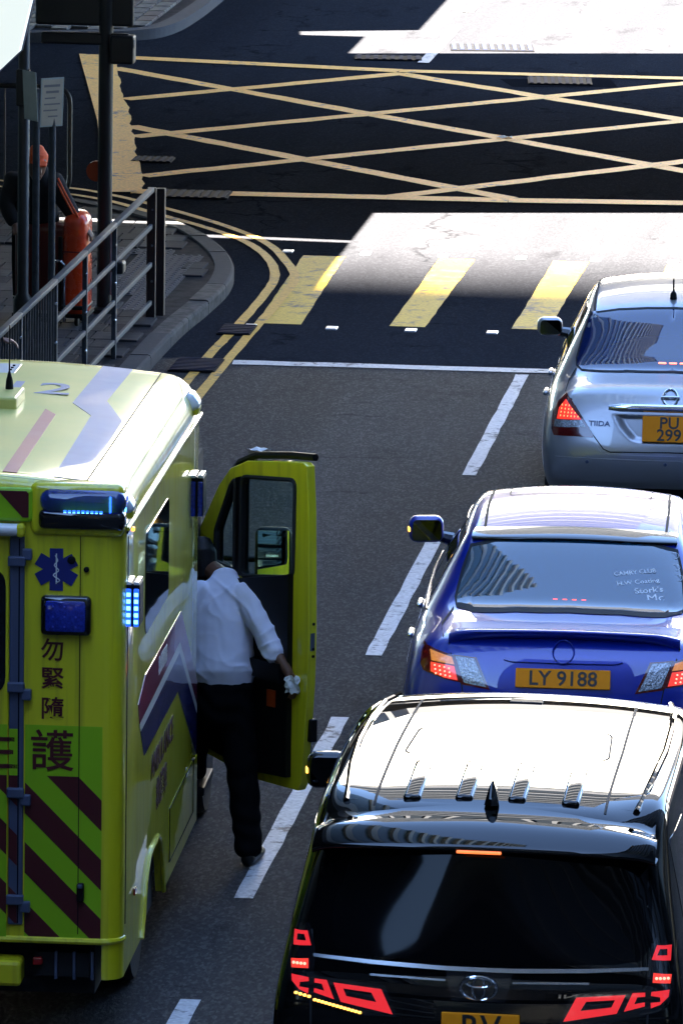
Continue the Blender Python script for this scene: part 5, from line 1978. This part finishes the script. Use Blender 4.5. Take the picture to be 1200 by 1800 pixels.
def hand(mb_, wrist, dirv, palm_n, curl=.6, s=1.0, thumb=1):
    """palm and five fingers; dirv towards the fingertips, palm_n out of the back of the hand"""
    d = Vector(dirv).normalized()
    n = Vector(palm_n)
    n = (n - d * n.dot(d)).normalized()
    sd = d.cross(n) * thumb
    w_ = Vector(wrist)
    etube(mb_, [w_, w_ + d * .035 * s, w_ + d * .075 * s, w_ + d * .09 * s], [(.027 * s, .019 * s), (.036 * s, .017 * s), (.040 * s, .015 * s), (.037 * s, .013 * s)], side=sd, seg=12)
    for k_, (off, ln) in enumerate(((.030, .070), (.010, .080), (-.011, .074), (-.030, .058))):
        p = w_ + d * .085 * s + sd * off * s
        path = [p]
        dd = d.copy()
        for j, f in enumerate((.42, .32, .26)):
            ang = curl * (.7 + .35 * j)
            dd = (dd * math.cos(ang) - n * math.sin(ang) * 1).normalized() if j else (d * math.cos(curl * .6) - n * math.sin(curl * .6)).normalized()
            path.append(path[-1] + dd * ln * f * s)
        etube(mb_, path, [.0095 * s, .009 * s, .0085 * s, .0075 * s], side=sd, seg=8)
    p = w_ + d * .025 * s + sd * .026 * s
    etube(mb_, [p, p + (sd * .7 + d * .7) * .032 * s - n * .006, p + (sd * .55 + d * 1.2) * .05 * s - n * .02 * s], [.013 * s, .011 * s, .009 * s], side=n, seg=8)


def head(mb_, c, face, s=1.0, tilt=0.0):
    """skull, jaw, nose, ears; face = direction the person looks"""
    f = Vector(face).normalized()
    r_ = f.cross(Vector((0, 0, 1))).normalized()
    u = r_.cross(f).normalized()
    C_ = Vector(c)
    etube(mb_, [C_ + u * .085 * s - f * .012 * s, C_ + u * .04 * s - f * .005 * s, C_ - u * .01 * s + f * .002 * s, C_ - u * .06 * s + f * .018 * s, C_ - u * .105 * s + f * .035 * s],
          [(.052 * s, .066 * s), (.074 * s, .092 * s), (.074 * s, .092 * s), (.062 * s, .072 * s), (.034 * s, .038 * s)], side=r_, seg=16)
    etube(mb_, [C_ + f * .088 * s + u * .012 * s, C_ + f * .108 * s - u * .03 * s], [.010 * s, .016 * s], side=r_, seg=8)
    etube(mb_, [C_ + f * .085 * s - u * .066 * s - r_ * .02 * s, C_ + f * .085 * s - u * .066 * s + r_ * .02 * s], [.008 * s, .008 * s], side=u, seg=8)
    for s_ in (-1, 1):
        etube(mb_, [C_ + r_ * s_ * .074 * s + u * .018 * s - f * .01 * s, C_ + r_ * s_ * .078 * s - u * .025 * s - f * .006 * s], [(.010 * s, .018 * s), (.008 * s, .012 * s)], side=r_, seg=8)
        etube(mb_, [C_ + f * .084 * s + r_ * s_ * .018 * s + u * .026 * s, C_ + f * .080 * s + r_ * s_ * .046 * s + u * .024 * s], [.010 * s, .008 * s], side=u, seg=8)


# ------------------------------------------------------------------ man climbing into the ambulance
man = empty('person', (-.12, 34.95, 0), 0, 'person in pale blue shirt and black trousers climbing in at the open ambulance door', 'person')
O_ = Vector((-.12, 34.95, 0))
L = lambda x, y, z: Vector((x, y, z)) - O_
b_ = MB()
etube(b_, [L(-.24, 35.02, .92), L(-.25, 35.05, 1.2), L(-.265, 35.14, 1.42), L(-.26, 35.18, 1.52)], [(.12, .08), (.12, .08), (.12, .07), (.05, .05)])
etube(b_, [L(-.26, 35.18, 1.50), L(-.30, 35.25, 1.55), L(-.36, 35.33, 1.565)], [.062, .056, .056])
head(b_, L(-.42, 35.38, 1.605), (-.25, .9, -.35), 1.02)
etube(b_, [L(-.15, 35.125, 1.46), L(-.085, 35.055, 1.415), L(-.03, 34.967, 1.345), L(.025, 34.90, 1.265), L(.095, 34.82, 1.175), L(.145, 34.79, 1.11)], [.038, .038, .038, .040, .034, .027])
hand(b_, L(.150, 34.786, 1.105), (.35, -.15, -.9), (.75, -.65, .1), curl=.75, thumb=-1)
etube(b_, [L(-.38, 35.125, 1.46), L(-.44, 35.085, 1.415), L(-.50, 35.03, 1.335), L(-.54, 35.04, 1.26), L(-.56, 35.16, 1.22), L(-.57, 35.30, 1.24)], [.038, .038, .038, .038, .034, .027])
hand(b_, L(-.57, 35.31, 1.24), (0, .9, .1), (0, 0, 1), curl=.7)
etube(b_, [L(-.17, 35.0, .9), L(-.13, 34.95, .5), L(-.08, 34.88, .12)], [.07, .05, .035])
etube(b_, [L(-.33, 35.03, .92), L(-.42, 35.32, .80), L(-.45, 35.30, .44)], [.07, .05, .035])
blob('body', b_, SKIN, man, .0065, 3)

sh_ = MB()
etube(sh_, [L(-.245, 35.01, .955), L(-.248, 35.015, 1.055), L(-.254, 35.06, 1.18), L(-.262, 35.10, 1.30), L(-.268, 35.135, 1.40), L(-.266, 35.16, 1.475), L(-.26, 35.185, 1.535)],
      [(.155, .110), (.186, .138), (.180, .132), (.186, .128), (.190, .118), (.165, .10), (.085, .075)], seg=22)
etube(sh_, [L(-.155, 35.13, 1.475), L(-.085, 35.06, 1.42), L(-.03, 34.965, 1.345), L(.02, 34.905, 1.27), L(.06, 34.855, 1.21)], [.078, .082, .075, .070, .066])
etube(sh_, [L(.045, 34.873, 1.232), L(.066, 34.847, 1.200)], [.069, .069])
etube(sh_, [L(-.375, 35.13, 1.475), L(-.44, 35.09, 1.42), L(-.50, 35.03, 1.34), L(-.545, 35.04, 1.26)], [.078, .080, .070, .064])
etube(sh_, [L(-.262, 35.19, 1.535), L(-.268, 35.205, 1.56)], [(.074, .072), (.070, .068)])


def shirt_disp(c):
    x, y, z = c.x, c.y, c.z
    rid = lambda t_: (1 - abs(math.sin(t_))) ** 2 - .25
    q = mnoise.noise(Vector((x * 6, y * 4, z * 5)))
    q2 = mnoise.noise(Vector((x * 4 + 7, y * 3, z * 3 + 9)))
    gate = max(0, .35 + mnoise.noise(Vector((x * 5 + 2, y * 3, z * 6))))
    in_ = min(1, max(0, (z - .99) * 14))
    low = max(0, min(1, (1.34 - z) / .22))
    w = .016 * low * in_ * rid((x * .75 + z) * 26 + 3.2 * q) * gate          # drag folds to the waist
    w += .012 * in_ * rid((x * .45 + z * .9) * 19 + 4 * q2) * gate
    hi = max(0, min(1, (z - 1.25) / .15))
    w += .008 * hi * rid((x * 1.0 - z * .45) * 20 + 3 * q)                     # across the shoulder blades
    w += .004 * mnoise.noise(Vector((x * 16, y * 10, z * 13)))
    arm = max(0, min(1, (x - .07) / .08))
    w += .010 * arm * rid((x * .7 - z * .75) * 38 + 3 * q)
    return w


blob('shirt', sh_, SHIRT, man, .008, 4, shirt_disp)
tr = MB()
etube(tr, [L(-.245, 35.01, .80), L(-.245, 35.01, .88), L(-.245, 35.01, .985)], [(.165, .13), (.175, .135), (.174, .128)], seg=18)
etube(tr, [L(-.165, 35.0, .88), L(-.148, 34.98, .70), L(-.122, 34.95, .50), L(-.100, 34.915, .30), L(-.078, 34.88, .13), L(-.072, 34.872, .085)], [(.098, .10), (.098, .10), (.088, .092), (.082, .088), (.080, .090), (.082, .094)], seg=16)
etube(tr, [L(-.325, 35.02, .87), L(-.37, 35.17, .83), L(-.415, 35.32, .79)], [.098, .095, .085])
etube(tr, [L(-.415, 35.325, .80), L(-.435, 35.32, .62), L(-.45, 35.30, .42)], [.085, .080, .078])


def trous_disp(c):
    q = mnoise.noise(Vector((c.x * 7, c.y * 7, c.z * 4)))
    return .006 * q + .004 * math.sin(c.z * 45 + 5 * q + c.x * 20)


blob('trousers', tr, TROUS, man, .009, 4, trous_disp)
sb = MB()
etube(sb, [L(-.072, 34.82, .045), L(-.067, 34.89, .05), L(-.05, 35.01, .04), L(-.04, 35.08, .035)], [(.040, .042), (.042, .050), (.048, .036), (.038, .028)], seg=14)
blob('shoe', sb, SHOE, man, .008, 3)
sb = MB()
etube(sb, [L(-.45, 35.24, .375), L(-.452, 35.31, .38), L(-.46, 35.45, .366)], [(.040, .042), (.046, .045), (.040, .03)], seg=14)
blob('shoe', sb, SHOE, man, .008, 3)
hb = MB()
hc = L(-.42, 35.38, 1.605)
etube(hb, [hc + Vector((.012, -.06, -.075)), hc + Vector((.012, -.045, -.02)), hc + Vector((.008, -.025, .05)), hc + Vector((0, .0, .095))], [(.062, .045), (.080, .07), (.080, .085), (.06, .07)], seg=16)
blob('hair', hb, HAIR, man, .008, 4)
pb = MB()
P0 = L(.165, 34.76, 1.055)
rows_ = []
for i in range(7):
    rows_.append([P0 + Vector((-.035 + .016 * j + .006 * math.sin(i * 2.1 + j), -.012 + .010 * math.sin(j * 1.7 + i), -.05 + .016 * i + .007 * math.sin(j * 2.3 + i * .7))) for j in range(6)])
pb.grid(rows_)
note = pb.build('paper_slip', PAPER)
note.location = O_
tag(note, 'crumpled white paper slip held in the right hand by the ambulance door', 'paper')
sm = note.modifiers.new('so', 'SOLIDIFY')
sm.thickness = .0012

# ------------------------------------------------------------------ stooping person with the red cart
wk = empty('person', (-4.15, 52.85, PZ), 0, 'person in black with an orange cap stooping beside the red cart', 'person')
wk.scale = (1.1, 1.1, 1.12)
b_ = MB()
etube(b_, [Vector((0, 0, .82)), Vector((.02, -.08, 1.0)), Vector((.05, -.16, 1.12))], [(.14, .10), (.15, .10), (.08, .07)])
etube(b_, [Vector((.05, -.16, 1.10)), Vector((.05, -.22, 1.16))], [.055, .05])
head(b_, Vector((.05, -.27, 1.20)), (.4, -.8, -.35))
etube(b_, [Vector((.17, -.12, 1.06)), Vector((.26, -.14, .88)), Vector((.36, -.16, .74))], [.045, .04, .028])
hand(b_, Vector((.36, -.16, .74)), (.8, -.1, -.5), (.4, -.2, .9), .6)
etube(b_, [Vector((-.15, -.12, 1.06)), Vector((-.18, -.2, .86)), Vector((-.1, -.3, .74))], [.045, .04, .028])
hand(b_, Vector((-.1, -.3, .74)), (.5, -.6, -.4), (.2, -.3, .9), .6)
for s_ in (-1, 1):
    etube(b_, [Vector((s_ * .09, .02, .84)), Vector((s_ * .10, .0, .46)), Vector((s_ * .10, .03, .10))], [.07, .05, .035])
blob('body', b_, SKIN, wk, .009, 3)
j_ = MB()
etube(j_, [Vector((0, .01, .78)), Vector((.01, -.04, .92)), Vector((.03, -.11, 1.04)), Vector((.05, -.17, 1.13))], [(.17, .13), (.185, .13), (.19, .12), (.09, .08)], seg=18)
etube(j_, [Vector((.15, -.12, 1.07)), Vector((.24, -.135, .91)), Vector((.34, -.155, .77))], [.075, .065, .052])
etube(j_, [Vector((-.14, -.12, 1.07)), Vector((-.19, -.2, .88)), Vector((-.12, -.28, .77))], [.075, .065, .052])
blob('jacket', j_, BLACKC, wk, .010, 4, lambda c: .007 * mnoise.noise(c * 12))
for k_ in range(3):
    o3 = Vector((.012, -.04, -.002)) * (k_ - 1) * .55
    p_ = [Vector((.175, -.175, 1.08)), Vector((.225, -.19, .99)), Vector((.275, -.195, .90)), Vector((.335, -.205, .80))]
    MB().tube([q + o3 + Vector((.018 * (k_ - 1), 0, .01 * (k_ - 1))) for q in p_], .0075, 6).build('sleeve_stripe', ORANGE, wk, smooth=True)
t2 = MB()
etube(t2, [Vector((0, .01, .70)), Vector((0, .01, .84))], [(.16, .12), (.16, .12)])
for s_ in (-1, 1): etube(t2, [Vector((s_ * .085, .02, .80)), Vector((s_ * .10, .0, .46)), Vector((s_ * .10, .03, .08))], [.095, .08, .07])
blob('trousers', t2, TROUS, wk, .011, 4)
for s_ in (-1, 1):
    sb = MB()
    etube(sb, [Vector((s_ * .10, .05, .04)), Vector((s_ * .10, -.04, .04)), Vector((s_ * .10, -.15, .03))], [(.04, .045), (.045, .04), (.035, .025)])
    blob('shoe', sb, SHOE, wk, .009, 3)
cp = MB()
hc = Vector((.05, -.265, 1.225))
etube(cp, [hc + Vector((0, .0, .0)), hc + Vector((0, .005, .04)), hc + Vector((0, .01, .085))], [(.085, .10), (.088, .103), (.055, .065)], seg=16)
etube(cp, [hc + Vector((.03, -.09, .0)), hc + Vector((.06, -.17, -.02))], [(.07, .012), (.045, .010)], side=(1, .4, 0))
blob('cap', cp, ORANGE, wk, .008, 3)

# ------------------------------------------------------------------ pedestrian at the railing, hand on the top rail
pd = empty('person', (-3.72, 45.35, PZ), 0, 'person at the left edge reaching a hand over the railing', 'person')
b_ = MB()
etube(b_, [Vector((0, 0, .85)), Vector((0, 0, 1.1)), Vector((0, 0, 1.35)), Vector((0, 0, 1.43))], [(.10, .14), (.10, .14), (.09, .15), (.05, .06)])
etube(b_, [Vector((0, 0, 1.42)), Vector((.02, 0, 1.52))], [.055, .052])
head(b_, Vector((.03, 0, 1.61)), (1, .1, -.15))
etube(b_, [Vector((.0, .18, 1.36)), Vector((.12, .24, 1.12)), Vector((.28, .28, 1.02)), Vector((.45, .36, 1.00))], [.05, .042, .035, .026])
hand(b_, Vector((.45, .36, 1.00)), (.95, .15, -.1), (0, .1, 1), .55)
etube(b_, [Vector((.0, -.18, 1.36)), Vector((.06, -.22, 1.1)), Vector((.2, -.16, .95))], [.05, .042, .028])
hand(b_, Vector((.2, -.16, .95)), (.9, .2, 0), (0, 0, 1), .55)
for s_ in (-1, 1): etube(b_, [Vector((0, s_ * .09, .86)), Vector((.02, s_ * .09, .46)), Vector((0, s_ * .09, .09))], [.075, .055, .036])
blob('body', b_, SKIN_L, pd, .008, 3)
s2 = MB()
etube(s2, [Vector((0, 0, .84)), Vector((0, 0, 1.1)), Vector((0, 0, 1.33)), Vector((0, 0, 1.45))], [(.12, .17), (.115, .165), (.11, .19), (.07, .08)], seg=18)
for s_ in (-1, 1): etube(s2, [Vector((0, s_ * .16, 1.37)), Vector((.06, s_ * .21, 1.23))], [.075, .068])
blob('shirt', s2, BLACKC, pd, .011, 4, lambda c: .006 * mnoise.noise(c * 12))
t2 = MB()
etube(t2, [Vector((0, 0, .74)), Vector((0, 0, .90))], [(.12, .16), (.12, .16)])
for s_ in (-1, 1): etube(t2, [Vector((0, s_ * .09, .82)), Vector((.02, s_ * .09, .46)), Vector((0, s_ * .09, .08))], [.095, .08, .07])
blob('trousers', t2, TROUS, pd, .012, 4)
hb = MB()
etube(hb, [Vector((.0, 0, 1.58)), Vector((.01, 0, 1.66)), Vector((.025, 0, 1.71))], [(.08, .082), (.095, .085), (.07, .07)])
blob('hair', hb, HAIR, pd, .01, 3)
for s_ in (-1, 1):
    sb = MB()
    etube(sb, [Vector((-.05, s_ * .09, .04)), Vector((.05, s_ * .09, .04)), Vector((.17, s_ * .09, .03))], [(.045, .04), (.04, .045), (.025, .035)], side=(0, 0, 1))
    blob('shoe', sb, SHOE, pd, .01, 3)

# ================================================================== STREET FURNITURE AT THE LEFT CORNER
GALV = M('galvanised_steel', (.040, .047, .054), .6, spec=.2, metal=.1, noise=(12, .6, (.08, .09, .11)))
POLE_BLK = M('black_pole_paint', (.010, .010, .011), .5)
SIGN_BACK = M('sign_back_grey', (.32, .35, .33), .5, noise=(8, .6, (.24, .27, .25)))
SIGN_FACE = M('sign_face_cream', (.42, .36, .28), .5, noise=(8, .6, (.34, .29, .22)))
LETTER = M('faded_sign_letters', (.16, .15, .15), .6)

rail = empty('pedestrian_railing', (-3.24, 49, PZ), 0, 'galvanised pedestrian railing along the kerb behind the ambulance', 'railing')
RO = Vector((-3.24, 49, 0))
posts = [53.25, 51.15, 49.6, 48.1, 46.45, 44.9, 43.2]
RZ = lambda z: z - PZ
for i, y in enumerate(posts):
    thick = i == 0
    MB().bevbox((0, y - 49, RZ(.62)), (.038 if not thick else .075, .05, 1.12 if not thick else 1.16), .006).build('post', GALV if not thick else POLE_BLK, rail)
    for z in (1.02, .72, .42):
        MB().lathe([(.012, 0), (.010, -.008)], 8, (.012, y - 49 - .031, RZ(z)), axis='y').build('bolt', CHROME, rail)
MB().bevbox((.05, 53.45 - 49, RZ(.60)), (.07, .07, 1.14), .006).build('post', POLE_BLK, rail)
for i in range(len(posts) - 1):
    y0, y1 = posts[i + 1] + .03, posts[i] - .03
    MB().bevbox((0, (y0 + y1) / 2 - 49, RZ(1.185)), (.052, y1 - y0 + .055, .042), .010, seg=2).build('top_rail', GALV, rail, smooth=30)
    if i < 3:
        for z in (.88, .56, .24):
            MB().bevbox((0, (y0 + y1) / 2 - 49, RZ(z)), (.03, y1 - y0, .042), .008).build('rail', GALV, rail)
    else:
        MB().bevbox((0, (y0 + y1) / 2 - 49, RZ(.24)), (.04, y1 - y0, .05), .01).build('rail', GALV, rail)
        n = 13
        for k_ in range(n):
            MB().tube([(0, y0 - 49 + (y1 - y0) * (k_ + .5) / n, RZ(.26)), (0, y0 - 49 + (y1 - y0) * (k_ + .5) / n, RZ(1.17))], .009, 6).build('baluster', GALV, rail, smooth=True)
MB().bevbox((.02, 51.25 - 49, RZ(.83)), (.10, .16, .10), .02).build('rail_clamp', POLE_BLK, rail)

# traffic signal seen from behind
ts = empty('traffic_signal', (-3.655, 53.4, PZ), 0, 'black traffic signal post with sign board seen from behind', 'traffic signal')
MB().lathe([(.10, 0), (.10, .03), (.062, .05), (.060, 3.4), (.03, 3.42)], 18).build('post', POLE_BLK, ts, smooth=40)
MB().bevbox((-.18, .0, 2.82), (.82, .05, .85), .02).build('backing_board', POLE_BLK, ts)
MB().bevbox((-.17, -.02, 2.29), (.74, .06, .10), .015).build('bracket', POLE_BLK, ts)
sh2 = MB().bevbox((.145, -.03, 2.21), (.20, .16, .24), .02).build('signal_head', POLE_BLK, ts)
MB().bevbox((.248, -.10, 2.265), (.008, .012, .075), .003).build('rim_glint', CHROME, sh2)  # chrome sliver added as the bright glint on the head's rim
for z in (2.27, 2.15):
    MB().lathe([(.05, 0), (.055, .08)], 14, (.145, .05, z), axis='y').build('visor', POLE_BLK, sh2, smooth=True)
MB().lathe([(.085, -.02), (.085, .02)], 22, (-.075, .03, 1.18), axis='y').build('orange_disc', M('dull_orange', (.30, .06, .015), .5), ts, smooth=40)
MB().bevbox((.062, -.01, .46), (.02, .05, .62), .008).build('cable_cover', M('pale_plastic', (.36, .36, .40), .5), ts)

# two small sign posts


def sign_post(x, y, top, label, sx_, sz, rz, dx, face, letters):
    r_ = empty('sign_post', (x, y, PZ), 0, label, 'sign post', 'small sign posts by the railing')
    MB().lathe([(.029, 0), (.029, top), (.02, top + .01)], 14).build('post', GALV, r_, smooth=40)
    p_ = MB().bevbox((0, 0, 0), (sx_, .008, sz), .003).build('sign_plate', face, r_)
    p_.location = (dx, -.04, top - .05)
    p_.rotation_euler = (rad(3), 0, rz)
    MB().bevbox((0, .02, .0), (.09, .03, .03), .005).build('clamp', GALV, p_)
    if letters:
        MB().prism([(-sx_ / 2 + .012, -sz / 2 + .012), (sx_ / 2 - .012, -sz / 2 + .012), (sx_ / 2 - .012, sz / 2 - .012), (-sx_ / 2 + .012, sz / 2 - .012)], -.0052, -.004, 'y').build('sign_face', SIGN_FACE, p_)
        for r0, (xa, wa_) in enumerate(((-.005, .15), (.0, .12), (-.02, .10), (.0, .15), (-.015, .13), (.01, .09))):
            MB().box((xa, -.0058, .135 - .05 * r0), (wa_, .001, .020 if r0 < 2 else .012)).build('faded_mark', LETTER, p_)
    return r_


sign_post(-3.995, 51.9, 2.04, 'steel post with blank grey sign plate turned edge-on', .22, .40, rad(-52), -.045, SIGN_BACK, False)
sign_post(-3.88, 52.0, 1.98, 'steel post with faded cream lettered sign plate', .215, .40, rad(40), .0, SIGN_BACK, True)

bp_ = empty('lamp_post', (-4.17, 52.35, PZ), 0, 'black post rising behind the small signs at the left edge', 'post')
MB().lathe([(.08, 0), (.08, .25), (.048, .3), (.045, 3.6), (.03, 3.62)], 16).build('post', POLE_BLK, bp_, smooth=40)
MB().bevbox((0, -.04, 2.0), (.11, .06, .3), .01).build('junction_box', POLE_BLK, bp_)
MB().bevbox((0, 0, 3.62), (.12, .12, .05), .02).build('post_cap', POLE_BLK, bp_)

# white sign box hanging at the upper left
wb = empty('hanging_sign', (-4.1, 50, 2.5), 0, 'glowing white sign box with a cut-off lower corner at the top left', 'sign')
pol = [(-.55, -.12), (.10, .02), (.275, .19), (.375, .62), (.44, .95), (-.55, .95)]
MB().prism(pol, -.07, .07, 'y').build('sign_box', M('lit_white_panel', (.8, .83, .82), .4, emis=(.90, 1.0, .97), es=.03), wb)
m_ = MB()
m_.tube([(x, .075, z) for x, z in pol + [pol[0]]], .012, 6)
m_.build('sign_frame', SLATE, wb)
MB().tube([(0, 0, .95), (0, 0, 2.72)], .03, 8).build('hanger', POLE_BLK, wb)
MB().tube([(-.3, 0, .95), (-.3, 0, 2.72)], .03, 8).build('hanger', POLE_BLK, wb)

# red collection cart
RC = M('red_plastic', (.80, .060, .008), .28, coat=.5, noise=(6, .4, (.66, .04, .008)))
rc = empty('red_cart', (-3.985, 52.75, PZ), 0, 'red plastic cart with rounded top behind the railing', 'cart')
MB().bevbox((.205, 0, .50), (.21, .36, .88), .095, seg=5).build('drum', RC, rc, smooth='all')
MB().bevbox((-.06, .12, .46), (.52, .34, .74), .07, seg=4).build('tub', M('dark_red_plastic', (.10, .008, .004), .4), rc, smooth='all')
MB().bevbox((.20, -.02, .16), (.225, .38, .03), .01).build('band', BLK, rc)
MB().bevbox((.205, 0, .62), (.214, .364, .012), .004).build('band', M('dark_red', (.25, .01, .01), .4), rc)
MB().bevbox((.09, -.19, .44), (.035, .03, .62), .008).build('strap', BLK, rc)
MB().tube([(.13, -.22, .05), (.13, -.22, .52), (.10, -.22, .55), (.02, -.22, .55)], .014, 8).build('handle', CHROME, rc, smooth=True)
MB().box((0, .02, .09), (.62, .42, .03)).build('base', BLK, rc)
for x in (-.22, .22):
    for y in (-.12, .16):
        MB().lathe([(.04, -.015), (.045, -.008), (.045, .008), (.04, .015)], 14, (x, y, .045), axis='x').build('castor', RUB, rc, smooth=True)
for k_ in range(4):
    MB().bevbox((-.28 + .07 * k_, -.18, .24 + .02 * (k_ % 2)), (.05, .012, .012), .004).build('buckle', CHROME, rc)

# tubular barrier beyond the corner
br = empty('pedestrian_barrier', (-6.1, 60.0, PZ), 0, 'dark tubular barrier with a rounded end beyond the signs', 'barrier')
hoop = rounded([(-1.6, .06), (1.13, .06), (1.13, 1.06), (-1.6, 1.06)], .16, 6)
m_ = MB()
m_.tube([(x, 0, z) for x, z in hoop] + [(hoop[0][0], 0, hoop[0][1])], .024, 8)
m_.build('frame', POLE_BLK, br, smooth=True)
for k_ in range(17):
    x = -1.5 + .155 * k_
    MB().tube([(x, 0, .06), (x, 0, 1.06)], .009, 6).build('bar', POLE_BLK, br, smooth=True)
for x in (-1.2, .7):
    MB().box((x, 0, .02), (.08, .4, .03)).build('foot', POLE_BLK, br)

# litter on the road
for i, (x, y, rz, lb) in enumerate(((-1.64, 47.75, .5, 'small white scrap of paper lying in the left lane'), (-1.45, 66.3, .2, 'tiny white scrap lying inside the yellow box'))):
    rows_ = [[(.05 * u + .006 * math.sin(3 * u + v), .05 * v, .012 + .010 * math.sin(2.1 * u + 1.3 * v + i)) for u in range(-2, 3)] for v in range(-1, 2)]
    o = MB().grid(rows_).build('paper_scrap', PAPER, None, loc=(x, y, .008))
    o.rotation_euler = (0, 0, rz)
    o.scale = (.8, 1.1, 1)
    sm = o.modifiers.new('so', 'SOLIDIFY')
    sm.thickness = .001
    tag(o, lb, 'litter')

# shop sign on the footbridge fascia, seen in the door mirror
sg = empty('shop_sign', (4.9, -.72, 7.15), 0, 'white shop name on the footbridge that the ambulance mirror reflects', 'sign')
MB().box((0, 0, 0), (4.6, .06, 1.1)).build('sign_board', BLK, sg)
lettering('lettering', 'ARMANI', .95, (0, .035, 0), (math.pi / 2, 0, math.pi), M('lit_letters', (.8, .8, .8), .5, emis=(1, 1, .95), es=.05), sg, bold=.008, extrude=.01)
